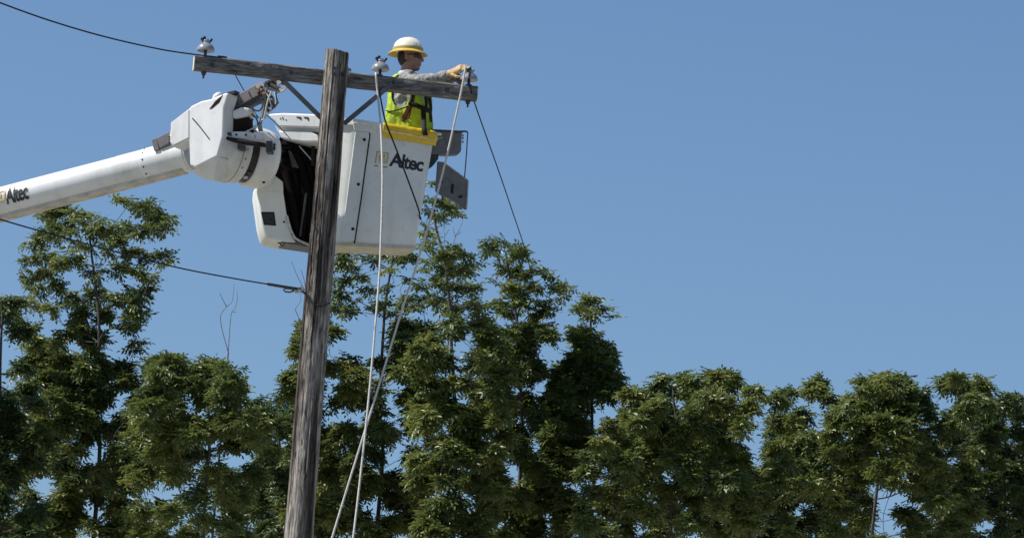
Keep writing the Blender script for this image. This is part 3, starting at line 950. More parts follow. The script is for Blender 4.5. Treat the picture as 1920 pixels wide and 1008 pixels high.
# ------------------------------------------------------------------ things hung on the bucket's right side
tr = thing('tool_tray', P(842, 268, 40.95), 'dark grey plastic tray fixed to the right side of the bucket', 'tray')
tn = Vector((math.sin(R(12)), -math.cos(R(12)), 0)); tO = P(842, 268, 40.84)
tp = lambda px, py, out=0.0: on_plane(px, py, tO + tn * out, tn)
mb = MB(); mb.prism([tp(*q) for q in ((806, 244), (866.5, 247), (865, 283), (860, 289), (836, 290), (806, 288))], -tn * .10)
build('tray_body', mb, M['greyplate'], tr, smooth=30, bevel=.008)
mb = MB(); mb.beam(tp(806, 244, .004), tp(868, 247.3, .004), .03, .014, side=tn)
build('tray_lip', mb, M['dark_steel'], tr, smooth=None)
mb = MB(); mb.prism([tp(*q, .012) for q in ((808, 247), (826, 248), (829.5, 251), (828, 254), (808, 254))], -tn * .06)
build('white_pad', mb, M['white'], tr, smooth=30, bevel=.008)
mb = MB(); mb.tube([tp(810, 260, .01), tp(822, 260, .015), tp(829, 257.5, .01)], .004, 6)
build('cord', mb, M['rope'], tr)
mb = MB(); mb.prism([tp(*q, -.02) for q in ((806, 288), (823, 289), (822, 298), (812, 311), (802, 318))], -tn * .08)
build('tray_bracket', mb, M['blackplastic'], tr, smooth=None, bevel=.004)
for py in (254, 259, 266):
    build('bolt', MB().lathe(tp(866.5, py, -.04), Vector((1, 0, 0)), [(0, .010), (.012, .009)], 8), M['dark_steel'], tr)
mb = MB(); mb.tube([tp(863, 246.5, -.02), tp(873, 246.3, -.02), tp(877, 248, -.02)], .008, 8)
build('hook_rod', mb, M['dark_steel'], tr)

hb = thing('hanging_board', P(848, 345, 40.9), 'angled grey board hanging on a thin wire below the dark tray', 'board')
hn = Vector((math.sin(R(20)), -math.cos(R(20)), -.05)).normalized(); hbO = P(848, 345, 40.82)
hp = lambda px, py, out=0.0: on_plane(px, py, hbO + hn * out, hn)
mb = MB(); mb.prism([hp(*q) for q in ((829, 303.5), (832, 304), (878, 337.5), (874.5, 393.5), (866, 389), (854, 379.5), (840, 371), (829, 366.5), (821, 361.5))], -hn * .03)
build('board_panel', mb, M['board'], hb, smooth=30, bevel=.004)
mb = MB(); mb.prism([hp(*q, .004) for q in ((822, 302.5), (830, 303.5), (822.5, 362), (818, 358))], -hn * .035 )
build('board_fold', mb, M['greyplate'], hb, smooth=None, bevel=.003)
mb = MB(); mb.prism([hp(*q, .001) for q in ((846.5, 345), (851, 345), (849.5, 363), (844.5, 361.5))], hn * .004)
build('slot', mb, M['black'], hb, smooth=None)
mb = MB(); mb.prism([hp(*q, .001) for q in ((858.5, 368.5), (866.5, 365), (867, 370), (862, 371.5))], hn * .004)
build('slot', mb, M['black'], hb, smooth=None)
mb = MB(); mb.lathe(hp(828, 341, .001), hn, [(0, .012), (.004, .011)], 10)
build('hole', mb, M['black'], hb, smooth=None)
mb = MB(); mb.tube([hp(832, 305, .004), hp(877, 338, .004)], .006, 6); mb.tube([hp(877.5, 338, .0), hp(874.5, 392, .0)], .007, 6)
build('board_edge', mb, M['galv'], hb)
mb = MB(); mb.tube([tp(877, 248, -.02), tp(875, 285, -.02), hp(871, 333, -.01)], .005, 6)
build('wire', mb, M['dark_steel'], hb)
mb = MB(); mb.tube([hp(829, 364, -.02), hp(829, 376, -.02)], .006, 6)
build('wire', mb, M['dark_steel'], hb)

# ------------------------------------------------------------------ wires and ropes
def line(name, pts, r, mat, label, cat, group=None, rad=None):
    q = smooth_pts([a if isinstance(a, Vector) else P(*a) for a in pts])
    mb = MB().tube(q, r, 8)
    o = build(name, mb, mat, origin=q[0])
    tag(o, label, cat, group)
    return o
at = arm_top
up = lambda q, h: q + Vector((0, 0, h))
line('conductor_wire', [(-260, -105, 29), (-120, -42, 31.2), (0, 5.5, 33), (100, 41, 34.6), (200, 70, 36.3), (300, 92.5, 38.4), up(at(364), .012), up(at(395), .011), up(at(424), .010)], .0060, M['cable'],
     'dark overhead wire running from the upper left onto the left end of the crossarm', 'wire')
mbc = MB().tube([up(at(408), .012), up(at(425), .012)], .014, 8)
o = build('wire_splice', mbc, M['dark_steel'], origin=at(424)); tag(o, 'short dark splice on top of the crossarm, at the end of the overhead wire', 'splice')
low = line('messenger_wire', [(-260, 318, 31.5), (-130, 369, 33), (0, 411, 34.2), (90, 437, 35.2), (180, 462, 36.2), (270, 486, 37.2), (350, 505, 38), (440, 522, 38.9), (500, 532, 39.4), (548, 538.5, 39.8), (570, 541.5, 39.9)], .0056, M['cable'],
     'dark lower wire running from below the boom to the clamp on the pole', 'wire')
de = thing('wire_clamp', P(560, 545, 39.9), 'grey metal dead end clamp with a loop on the left side of the pole', 'clamp')
mb = MB(); mb.tube([P(503, 532.5, 39.42), P(530, 537, 39.65), P(556, 541, 39.85)], .0125, 8)
build('grip', mb, M['dark_steel'], de)
mb = MB(); mb.tube([P(551, 545, 39.86), P(543, 547.5, 39.8), P(535, 546.5, 39.75), P(531, 543, 39.73), P(536, 540.5, 39.75), P(545, 541.5, 39.8), P(551, 543.5, 39.86)], .0065, 8)
build('loop', mb, M['dark_steel'], de)
mb = MB(); mb.beam(P(552, 546, 39.87), P(562, 544, 39.9), .03, .03); mb.beam(P(556, 549, 39.87), P(557, 541, 39.87), .02, .03); mb.lathe(P(566, 540, 39.9), Vector((0, -1, 0)), [(-.02, .02), (.02, .018)], 10)
mb.beam(P(562, 545, 39.9), P(571, 549, 39.94), .025, .02)
build('clamp_body', mb, M['alum'], de, smooth=40)
line('wrap_cable', [(568, 545, 39.90), (578, 558, 39.875), (588, 570, 39.86), (598, 574, 39.86), (610, 571, 39.88), (618, 568, 39.93)], .0058, M['cable'], 'short dark cable wrapping the pole below the wire clamp', 'cable')
line('hand_rope', [up(at(705), .012), P(704.8, 140, 40.06), (708, 175, 40.05), (714, 240, 39.92), (716.5, 300, 39.80), (716.8, 360, 39.70), (714.5, 440, 39.58), (711.5, 510, 39.48), (705, 595, 39.36), (690, 760, 39.15), (668, 960, 38.9), (640, 1180, 38.6)], .0088, M['rope'],
     'pale rope hanging near vertical from the crossarm, closest to the pole', 'rope', 'pale ropes hanging from the crossarm')
line('hand_rope', [(873, 126, 40.22), (869, 150, 40.2), (862, 185, 40.2), (845, 262, 40.2), (826, 340, 40.2), (804, 420, 40.18), (783, 490, 40.15), (762, 555, 40.1), (749, 596, 40.08), (705, 740, 39.95), (640, 950, 39.8), (580, 1150, 39.6)], .0088, M['rope'],
     'pale rope slanting down left from the gloved hands', 'rope', 'pale ropes hanging from the crossarm')
line('tag_line', [up(at(706), .02), P(704, 146, 40.075), (712, 176, 40.08), (722, 225, 40.10), (740, 272, 40.15), (764, 335, 40.25), (784, 390, 40.4), pb(787, 404, .008), pb(788.5, 409, -.01), pb(789, 411, -.05)], .0068, M['cable'],
     'thin black line slanting from the crossarm over the bucket lettering to its right edge', 'line')
line('drop_wire', [up(at(878), .15), (880, 155, 40.22), (889, 190, 40.6), (908, 245, 43), (932, 312, 46.5), (958, 388, 51), (985, 469, 57), (998, 520, 63), (1012, 580, 72), (1030, 650, 88)], .0056, M['cable'],
     'thin black wire dropping down right from the crossarm tip into the trees', 'wire')

# ------------------------------------------------------------------ worker
WY = 40.88
wk = thing('person', P(765, 470, WY), 'worker in lime vest and cream hard hat, reaching along the crossarm with gloved hands', 'person')
fz = Vector((0, 0, 1))
ww = lambda px, py, Y=WY: P(px, py, Y)
# body: one continuous surface from head to feet
HC = ww(769, 108)
fdir = Vector((math.cos(R(14)), -math.sin(R(14)), .06)).normalized()
sdir = Vector((-math.sin(R(14)), -math.cos(R(14)), 0)).normalized()   # his right, towards the camera
hup = sdir.cross(fdir); hup = hup if hup.z > 0 else -hup
hd = lambda f, s, u: HC + fdir * f + sdir * s + hup * u
mb = MB()
mb.ellipsoid(hd(-.005, 0, .035), [fdir * .098, sdir * .077, hup * .092])
mb.ellipsoid(hd(.030, 0, -.045), [fdir * .066, sdir * .060, hup * .075])
mb.ellipsoid(hd(.056, 0, -.098), [fdir * .032, sdir * .034, hup * .022])
mb.ellipsoid(hd(.070, 0, .028), [fdir * .024, sdir * .058, hup * .018])
mb.capsule(hd(.088, 0, .012), hd(.108, 0, -.028), .011, .0165, 10)
mb.ellipsoid(hd(.096, 0, -.030), [fdir * .014, sdir * .020, hup * .010])
mb.ellipsoid(hd(.086, 0, -.060), [fdir * .014, sdir * .026, hup * .008])
mb.ellipsoid(hd(.084, 0, -.074), [fdir * .014, sdir * .023, hup * .008])
for s_ in (-1, 1):
    mb.ellipsoid(hd(.060, .042 * s_, -.020), [fdir * .026, sdir * .020, hup * .022])
    mb.ellipsoid(hd(-.012, .079 * s_, -.008), [fdir * .018, sdir * .010, hup * .032])
neck0 = ww(763, 146); 
mb.capsule(hd(-.015, 0, -.05), neck0, .056, .062)
chest, waist, pelvis = ww(767, 180), ww(766, 232), ww(765, 268)
mb.ellipsoid(chest, [Vector((.10, -.02, 0)), Vector((.03, .135, 0)), Vector((0, 0, .17))])
mb.ellipsoid(waist, [Vector((.105, -.03, 0)), Vector((.03, .14, 0)), Vector((0, 0, .15))])
mb.ellipsoid(pelvis, [Vector((.115, -.03, 0)), Vector((.03, .16, 0)), Vector((0, 0, .14))])
for s_ in (-1, 1):
    hipj = pelvis + Vector((-.01, -.09 * s_, -.04)); knee = hipj + Vector((-.03, -.01 * s_, -.40)); ank = knee + Vector((-.10, 0, -.33))
    mb.capsule(hipj, knee, .085, .058); mb.capsule(knee, ank, .055, .04); mb.capsule(ank + Vector((-.04, 0, -.03)), ank + Vector((.10, -.01 * s_, -.04)), .036, .028)
SN, EN, WN = ww(772, 155, 40.70), ww(808, 149.5, 40.52), ww(838, 141, 40.40)
SF, EF, WF = ww(778, 155, 41.04), ww(818, 156, 40.78), ww(842, 150, 40.55)
for a_, b_, c_ in ((SN, EN, WN), (SF, EF, WF)):
    mb.capsule(neck0 + Vector((0, 0, -.06)), a_, .05, .05); mb.capsule(a_, b_, .044, .034); mb.capsule(b_, c_, .034, .026)
build('body', mb, M['skin'], wk, mods=[('remesh', .006), ('smooth', 4)])
# hair
mb = MB(); mb.ellipsoid(hd(-.048, 0, .006), [fdir * .062, sdir * .0775, hup * .088])
build('hair', mb, M['hair'], wk, smooth=60)
# trousers
mb = MB()
mb.ellipsoid(pelvis, [Vector((.13, -.03, 0)), Vector((.03, .175, 0)), Vector((0, 0, .15))])
for s_ in (-1, 1):
    hipj = pelvis + Vector((-.01, -.09 * s_, -.04)); knee = hipj + Vector((-.03, -.01 * s_, -.40)); ank = knee + Vector((-.10, 0, -.31))
    mb.capsule(hipj, knee, .098, .072); mb.capsule(knee, ank, .072, .06)
build('trousers', mb, M['trousers'], wk, mods=[('remesh', .01), ('smooth', 4)])
# shirt with sleeves
VR = [(140, 762, 22, .085), (145, 763, 27, .13), (151, 765, 33, .175), (160, 766.5, 37, .19), (175, 768, 40, .185), (190, 768, 42, .18), (205, 767, 43.5, .175), (220, 766, 45, .175), (232, 766, 45, .17), (246, 766, 43.5, .165), (258, 766, 41, .16)]
def torso_ring(k, shrink=0.0, n=48, wob=0.0):
    y, cx, hw, hd_ = VR[k]
    c = ww(cx, y); out = []
    for i in range(n):
        a = 2 * math.pi * i / n
        w_ = 1 + wob * noise.noise((math.cos(a) * 2.2, math.sin(a) * 2.2, y * .06))
        out.append(c + RIGHT * ((hw / S - shrink) * w_ * math.cos(a)) + Vector((0, 1, 0)) * ((hd_ - shrink) * w_ * math.sin(a)))
    return out
mb = MB(); mb.loft([torso_ring(k, .02) for k in range(len(VR))])
mb.capsule(SN, EN, .072, .054); mb.capsule(EN, WN, .056, .044)
mb.capsule(SF, EF, .072, .054); mb.capsule(EF, WF, .056, .044)
mb.ellipsoid(ww(766, 150), [Vector((.10, 0, 0)), Vector((0, .2, 0)), Vector((0, 0, .07))])
build('shirt', mb, M['shirt'], wk, mods=[('remesh', .008), ('smooth', 2), ('displace', .040, .06)])
# collar: a raised band open at the front
mb = MB(); secs = []
for i in range(21):
    a = R(35) + R(290) * i / 20
    dv = fdir * math.cos(a) + sdir * math.sin(a)
    base = ww(764, 147)
    secs.append([base + dv * .085 + fz * (-.02 + .0 * i), base + dv * .078 + fz * .052 - fdir * .0 + fz * (-.035 * max(0, math.cos(a))), base + dv * .094 + fz * (.022 - .03 * max(0, math.cos(a)))])
mb.loft(secs, closed=False, cap=False)
build('collar', mb, material('pale_collar', (.55, .55, .52), (.64, .64, .61), 20, .9), wk, mods=[('solid', .006)])
# vest with an armhole on each side
mb = MB()
NV = 180
fine = []
for j in range(151):
    t = j / 150 * (len(VR) - 2) + .35
    k = min(int(t), len(VR) - 2); f = t - k
    y = VR[k][0] + (VR[k + 1][0] - VR[k][0]) * f; cx = VR[k][1] + (VR[k + 1][1] - VR[k][1]) * f
    hw = VR[k][2] + (VR[k + 1][2] - VR[k][2]) * f; hd_ = VR[k][3] + (VR[k + 1][3] - VR[k][3]) * f
    fine.append((y, cx, hw, hd_))
def vest_pt(y, cx, hw, hd_, a, grow=.0):
    w_ = 1 + .075 * noise.noise((math.cos(a) * 2.6, math.sin(a) * 2.6, y * .045)) + .055 * noise.noise((math.cos(a) * 6, math.sin(a) * 6, y * .05))
    return ww(cx, y) + RIGHT * ((hw / S * w_ + grow) * math.cos(a)) + Vector((0, 1, 0)) * ((hd_ * w_ + grow) * math.sin(a))
vs = []; fs = []
for (y, cx, hw, hd_) in fine:
    for i in range(NV):
        vs.append(vest_pt(y, cx, hw, hd_, 2 * math.pi * i / NV))
def in_hole(j, i):
    y, cx, hw, _h = fine[j]
    a = 2 * math.pi * i / NV
    x = cx + hw * math.cos(a)
    near = math.sin(a) < 0
    hx, hy, rx, ry = (752, 176, 19, 33) if near else (780, 168, 16, 30)
    return ((x - hx) / rx) ** 2 + ((y - hy) / ry) ** 2 < 1
for j in range(150):
    for i in range(NV):
        if in_hole(j, i) and in_hole(j + 1, (i + 1) % NV):
            continue
        i2 = (i + 1) % NV
        fs.append([j * NV + i, j * NV + i2, (j + 1) * NV + i2, (j + 1) * NV + i])
mb.add(vs, fs)
build('safety_vest', mb, M['vest'], wk, smooth=70, mods=[('solid', .006)])
def torso_surface(px, py, out):
    """near-side point of the vest seen at (px, py)"""
    y = py
    k = 0
    while k < len(VR) - 2 and VR[k + 1][0] < y: k += 1
    f = (y - VR[k][0]) / (VR[k + 1][0] - VR[k][0])
    cx = VR[k][1] + (VR[k + 1][1] - VR[k][1]) * f; hw = VR[k][2] + (VR[k + 1][2] - VR[k][2]) * f; hh = VR[k][3] + (VR[k + 1][3] - VR[k][3]) * f
    c = max(-.98, min(.98, (px - cx) / hw))
    a = -math.acos(c)
    return vest_pt(y, cx, hw, hh, a, out)
def ribbon(name, pts, width, mat, out=.012, parent=wk, thick=.004):
    cs = []
    for i in range(len(pts) - 1):
        for k in range(4):
            t = k / 4
            cs.append((pts[i][0] + (pts[i + 1][0] - pts[i][0]) * t, pts[i][1] + (pts[i + 1][1] - pts[i][1]) * t))
    cs.append(pts[-1])
    q = [torso_surface(x, y, out) for (x, y) in cs]
    mb = MB(); secs = []
    for i in range(len(q)):
        d = (q[min(i + 1, len(q) - 1)] - q[max(i - 1, 0)]).normalized()
        nrm = (q[i] - ww(766, cs[i][1])); nrm.z = 0; nrm.normalize()
        s_ = d.cross(nrm).normalized()
        secs.append([q[i] - s_ * width / 2, q[i] + s_ * width / 2])
    mb.loft(secs, closed=False, cap=False)
    return build(name, mb, mat, parent, mods=[('solid', thick)])
ribbon('reflective_strip', [(789, 165), (796, 200), (797, 236)], .022, M['strip'], .004)
ribbon('harness_strap', [(776, 168), (775, 186), (771, 204), (762, 222), (755, 234)], .040, M['strapred'], .010)
ribbon('harness_strap', [(766, 203), (780, 206), (794, 211), (806, 214)], .038, M['black'], .014)
ribbon('harness_strap', [(770, 150), (776, 172), (774, 190), (768, 204)], .026, M['black'], .016)
ribbon('harness_strap', [(797, 160), (799, 182), (796, 210)], .028, M['black'], .014)
ribbon('harness_strap', [(804, 176), (806, 200), (808, 232)], .040, M['black'], .012)
mb = MB(); secs = []
cen = [torso_surface(791, 208, .018), torso_surface(792, 228, .02), pb(795, 240, .040), pb(798, 254, .052)]
cen = smooth_pts(cen, 4)
for q in cen:
    secs.append([q - RIGHT * .021, q + RIGHT * .021])
mb.loft(secs, closed=False, cap=False)
build('hanging_strap', mb, M['black'], wk, mods=[('solid', .005)])
mb = MB(); mb.tube(smooth_pts([torso_surface(727, 211, .012), torso_surface(735, 215, .014), torso_surface(750, 213, .016), torso_surface(766, 208, .018)], 5), .006, 6)
mb.tube(smooth_pts([torso_surface(770, 212, .016), torso_surface(769, 222, .02), torso_surface(765, 231, .016), torso_surface(760, 228, .014)], 5), .005, 6)
build('lanyard', mb, M['black'], wk)
mb = MB(); q = ww(811.5, 221, 40.8); mb.beam(q - fz * .025, q + fz * .025, .035, .035)
build('harness_buckle', mb, M['dark_steel'], wk, smooth=None, bevel=.004)

# hard hat: crown, brim, ridge
hat_up = (hup * 1.0 + fdir * .03).normalized()
hatf = (fdir - hat_up * fdir.dot(hat_up)).normalized()
HB = hd(-.004, 0, .052) - hatf * .018
def hat_ring(h, rf, rs, n=40):
    return [HB + hat_up * h + hatf * (rf * math.cos(2 * math.pi * i / n)) + sdir * (rs * math.sin(2 * math.pi * i / n)) for i in range(n)]
mb = MB()
dome = []
for k in range(11):
    t = k / 10 * math.pi / 2
    dome.append(hat_ring(.117 * math.sin(t) ** .95 if k else 0, max(.130 * math.cos(t) ** .85, .002), max(.112 * math.cos(t) ** .85, .002)))
mb.loft(dome)
hat = build('hard_hat', mb, M['hat'], wk, smooth=60)
mb = MB(); n = 40; r_in = []; r_out = []; r_in2 = []; r_out2 = []
for i in range(n):
    a = 2 * math.pi * i / n
    ca, sa = math.cos(a), math.sin(a)
    r_in.append(HB + hatf * .128 * ca + sdir * .110 * sa + hat_up * .008)
    r_out.append(HB + hatf * (.172 * ca) + sdir * .152 * sa - hat_up * (.020 + .006 * ca * ca))
    r_out2.append(r_out[-1] - hat_up * .006)
    r_in2.append(r_in[-1] - hat_up * .010)
mb.loft([r_in, r_out, r_out2, r_in2], cap=False)
build('brim', mb, M['hatyellow'], hat, smooth=40)
mb = MB(); secs = [hat_ring(.004, .1315, .1135), hat_ring(.026, .1325, .1145), hat_ring(.030, .131, .113)]
mb.loft(secs, cap=False)
build('hat_band', mb, M['hatband'], hat, smooth=40)
for s_, nm in ((0, 'ridge'), (.045, 'ridge'), (-.045, 'ridge')):
    pts = []
    for k in range(13):
        t = R(25) + R(130) * k / 12
        pts.append(HB + hatf * (.127 * math.cos(t) * (1 - abs(s_) * 1.5)) + hat_up * (.119 * math.sin(t) * (1 - abs(s_) * 2.2)) + sdir * s_)
    build(nm, MB().tube(pts, .009, 8), M['hat'], hat)
mb = MB(); mb.tube([hd(-.055, .076, .045), hd(-.070, .066, .0), hd(-.080, .045, -.03), hd(-.082, 0, -.04)], [.009, .011, .011, .010], 8)
build('hat_strap', mb, M['black'], hat)
# sunglasses
mb = MB()
for s_ in (-1, 1):
    mb.ellipsoid(hd(.087, .033 * s_, .004), [fdir * .010, sdir * .030, hup * .021])
    mb.tube([hd(.083, .060 * s_, .010), hd(.04, .074 * s_, .012), hd(-.02, .080 * s_, .010)], .005, 6)
    mb.ellipsoid(hd(.064, .057 * s_, .004), [fdir * .022, sdir * .008, hup * .020])
mb.beam(hd(.098, -.012, .006), hd(.098, .012, .006), .006, .008)
build('sunglasses', mb, M['lens'], wk, smooth=60)

# gloves: palm, four fingers, thumb, gauntlet
def glove(wrist, palm_end, tip_dir, side, mat, curl, spread=.021):
    mb = MB()
    d = (palm_end - wrist).normalized()
    s_ = (side - d * side.dot(d)).normalized()
    nrm = s_.cross(d)
    if nrm.z < 0: nrm = -nrm
    L = (palm_end - wrist).length
    mb.capsule(wrist - d * .035, wrist + d * .03, .040, .032)
    for k in range(-1, 2):
        mb.capsule(wrist + d * .02 + s_ * (.013 * k), palm_end + s_ * (.024 * k), .026, .023)
    for k in range(4):
        base = palm_end + s_ * (spread * (k - 1.5))
        ln = (.038, .043, .040, .031)[k]
        a0 = R(12) ; q = base; rr = .0125
        for j in range(3):
            a0 += R(curl[j])
            nd = d * math.cos(a0) - nrm * math.sin(a0)
            q2 = q + nd * (ln * (1.0, .75, .6)[j])
            mb.capsule(q, q2, rr, rr * .92, 10); rr *= .92; q = q2
    tb = wrist + d * (L * .35) + s_ * .038
    t1 = tb + (d * .7 + s_ * .6 - nrm * .5).normalized() * .045
    t2 = t1 + (d * .9 + s_ * .05 - nrm * .5).normalized() * .035
    mb.capsule(tb, t1, .016, .014, 10); mb.capsule(t1, t2, .0135, .0115, 10)
    return build('glove', mb, mat, wk, mods=[('remesh', .0035), ('smooth', 2)])
glove(ww(843, 139, 40.385), ww(863, 129, 40.33), None, Vector((.2, -.8, -.55)), M['glove'], (8, 26, 34))
glove(ww(846, 148, 40.52), ww(860, 144, 40.44), None, Vector((.1, -1, .3)), M['glovedark'], (20, 40, 40))

# ------------------------------------------------------------------ trees
def leaf_prototype(m):
    """pinnate leaf along +X, face up +Z: m pairs of leaflets and one at the tip (unit length)"""
    V = []; T = []; C = []
    for i in range(m + 1):
        t = (i + .7) / (m + .7)
        q = np.array((t, 0, -.20 * t * t))
        for sg in ((-1, 1) if i < m else (0,)):
            dd = np.array((.62 if sg else 1.0, .78 * sg, -.22)) + rng.normal(0, .12, 3)
            dd /= np.linalg.norm(dd)
            w = np.cross(dd, (0, 0, 1.)) + rng.normal(0, .18, 3); w /= np.linalg.norm(w)
            up_ = np.cross(w, dd)
            l_ = .50 * rng.uniform(.85, 1.15) * (1 - .3 * abs(t - .6)); w_ = l_ * rng.uniform(.40, .52)
            m1 = q + dd * l_ * .30; m2 = q + dd * l_ * .68 - np.array((0, 0, .02))
            o = len(V)
            V += [q, m1 + w * w_ * .46 + up_ * w_ * .2, m2 + w * w_ * .42 + up_ * w_ * .17, q + dd * l_ - np.array((0, 0, .06)), m2 - w * w_ * .42 + up_ * w_ * .17, m1 - w * w_ * .46 + up_ * w_ * .2]
            T += [(o, o + 1, o + 2), (o, o + 2, o + 3), (o, o + 3, o + 4), (o, o + 4, o + 5)]
            C += [rng.normal(0, .10)] * 6
    o = len(V)
    V += [np.zeros(3), np.array((.95, 0, -.19)), np.array((0, .012, 0))]
    T += [(o, o + 1, o + 2)]; C += [-.3] * 3
    return np.array(V), np.array(T), np.array(C)
PROTO = [leaf_prototype(m) for m in (2, 2, 3, 3, 3, 3, 2, 3, 4, 3)]

class Leaves:
    def __init__(self):
        self.V = []; self.T = []; self.C = []; self.n = 0
    def leaf(self, base, d, nrm, L, tint):
        v, t, c = PROTO[int(rng.integers(len(PROTO)))]
        s = np.cross(nrm, d); s /= (np.linalg.norm(s) + 1e-9)
        nn = np.cross(d, s)
        self.V.append(base + (v @ np.array((d, s, nn))) * L)
        self.T.append(t + self.n); self.C.append(np.clip(c + tint, 0, 1)); self.n += len(v)

PXM = lambda Y: F_PX / (Y / math.cos(R(10)))
def clump_leaves(lv, c, r, dens, tint, ll):
    """umbrella-like sprays: leaves radiate from twig ends, arching over and drooping at the rim"""
    n = max(1, int(round(dens * .138 * (r / .107) ** 2)))
    for _ in range(n):
        u = rng.normal(0, 1, 3); u /= np.linalg.norm(u)
        b = c + u * (r * (rng.uniform(0, 1) ** .5) * .62)
        ax = np.array((0, 0, 1.)) + u * .55 + rng.normal(0, .22, 3); ax /= np.linalg.norm(ax)
        e1 = np.cross(ax, (.3, .9, .1)); e1 /= np.linalg.norm(e1); e2 = np.cross(ax, e1)
        k = int(rng.integers(7, 11)); a0 = rng.uniform(0, 6.28); tn = tint + rng.normal(0, .12)
        for q in range(k):
            a = a0 + 6.283 * q / k + rng.normal(0, .22)
            lift = rng.uniform(-.25, .55)
            d = e1 * math.cos(a) + e2 * math.sin(a) + ax * lift
            d /= np.linalg.norm(d)
            nrm = ax + rng.normal(0, .22, 3)
            lv.leaf(b + ax * rng.uniform(-.03, .03), d, nrm, ll * rng.uniform(.7, 1.2), tn + rng.normal(0, .09))

def tree(name, label, cat, trunk, Y, clumps, mat, group='trees behind the pole', dens=30, spread=.8, base_px=None, r0=.042, ll=.132):
    """trunk: list of (px, py) from top to bottom (then to the ground); clumps: (px, py, r px)"""
    tp_ = [P(x, y, Y) for (x, y) in trunk]
    g0 = Vector((tp_[-1].x + random.uniform(-.3, .3), Y, 0))
    root = thing(name, g0, label, cat, group)
    pts = smooth_pts(tp_ + [g0], 5)
    H = pts[0].z
    rad = [max(.012, .012 + r0 * (1 - q.z / H) ** .8) for q in pts]
    mbt = MB().tube(pts, rad, 9)
    lv = Leaves()
    nodes = [(pts[i], rad[i]) for i in range(len(pts))]
    cl = []
    for (x, y, r) in clumps:
        c = P(x, y, Y + rng.uniform(-spread, spread) * min(1, .35 + r / 30))
        dtr = min((q - c).length for q in pts)
        cl.append((dtr, c, r / PXM(Y)))
    cl.sort(key=lambda q: q[0])
    for (dtr, c, rm) in cl:
        # grow a limb from the nearest wood that lies lower or further in
        best = min(nodes, key=lambda nd: (nd[0] - c).length + 1.6 * max(0, nd[0].z + .05 - c.z) + rng.uniform(0, .12))
        s0, r_s = best
        L = (c - s0).length
        mid = s0.lerp(c, .5) + Vector((rng.normal(0, .07), rng.normal(0, .07), -.07 * L + rng.normal(0, .05))) * min(1, L * 2)
        r0_ = min(r_s * .62, .007 + .012 * L)
        lp = smooth_pts([s0, mid, c], 4)
        lr = [max(.0035, r0_ * (1 - .6 * t / (len(lp) - 1))) for t in range(len(lp))]
        mbt.tube(lp, lr, 6, cap=False)
        nodes += [(lp[i], lr[i]) for i in range(3, len(lp), 2)]
        for _ in range(4):
            e = c + Vector(rng.normal(0, 1, 3)).normalized() * rm * .85
            mbt.tube([mid.lerp(c, .6), c.lerp(e, .5), e], [.0055, .004, .0025], 5, cap=False)
        clump_leaves(lv, np.array(c), rm, dens, min(.85, max(.2, .5 + rng.normal(0, .13))), ll)
    build('trunk', mbt, M['bark'], root, smooth=60, fixn=False)
    me = bpy.data.meshes.new('crown')
    V = np.concatenate(lv.V) - np.array(g0)
    me.from_pydata(V.tolist(), [], np.concatenate(lv.T).tolist())
    lv.C = np.concatenate(lv.C)
    ca = me.attributes.new('tint', 'FLOAT', 'POINT'); ca.data.foreach_set('value', np.array(lv.C, dtype=np.float32))
    me.materials.append(mat)
    o = bpy.data.objects.new('crown', me); COL.objects.link(o); o.parent = root
    return root

def fill(x0, x1, y0, y1, n, r0=16, r1=28, inset=0.0):
    out = []
    for _ in range(n):
        y = rng.uniform(y0, y1); t = (y - y0) / max(1, y1 - y0)
        x = rng.uniform(x0 + inset * (1 - t), x1 - inset * (1 - t))
        out.append((x, y, rng.uniform(r0, r1)))
    return out

left_c = [(110, 398, 24), (85, 406, 14), (138, 405, 17), (160, 401, 10), (152, 412, 7), (72, 450, 17), (54, 456, 9), (88, 440, 13), (104, 428, 17), (130, 428, 14), (118, 440, 9), (158, 425, 9),
          (186, 425, 19), (176, 433, 13), (206, 434, 15), (228, 434, 13), (226, 376, 9), (243, 381, 10), (280, 392, 19), (266, 386, 14), (282, 377, 8), (300, 408, 15), (317, 410, 8), (264, 436, 18), (288, 430, 14), (296, 440, 8), (246, 428, 11), (312, 424, 7),
          (222, 458, 15), (204, 470, 12), (196, 456, 9), (148, 456, 13), (164, 462, 9), (136, 466, 7), (60, 488, 16), (90, 484, 16), (113, 494, 17), (140, 490, 14), (48, 520, 9), (64, 522, 14), (86, 512, 15), (45, 494, 7), (154, 500, 8),
          (250, 478, 19), (276, 488, 16), (302, 480, 12), (313, 494, 7), (318, 482, 6), (230, 502, 15), (258, 518, 20), (284, 524, 11), (178, 512, 10), (172, 524, 9), (204, 512, 9), (240, 545, 16), (270, 548, 15),
          (72, 545, 17), (106, 540, 17), (138, 560, 20), (176, 558, 20), (216, 562, 20), (256, 570, 19), (60, 576, 14), (96, 580, 16), (150, 586, 22), (198, 590, 22), (248, 592, 22), (274, 590, 10), (122, 572, 12), (186, 538, 9)]
left_c += fill(40, 270, 615, 660, 16, 14, 20) + fill(15, 315, 660, 1050, 135, 18, 32)
tree('ash_tree', 'leafy ash tree on the left, its crown rising under the white boom', 'tree', [(168, 440), (172, 480), (180, 540), (186, 620), (180, 760), (176, 1000)], 60, left_c, M['leaf'], dens=30)
fl = [(14, 574, 20), (36, 566, 13), (2, 588, 22), (26, 590, 16), (44, 556, 7), (-18, 580, 20), (-40, 592, 20)] + fill(-90, 80, 610, 1050, 60, 18, 32)
tree('ash_tree', 'small dark tree cut by the left edge of the photo, top just showing', 'tree', [(5, 575), (0, 700), (-6, 1000)], 57, fl, M['leaf_deep'], dens=34)
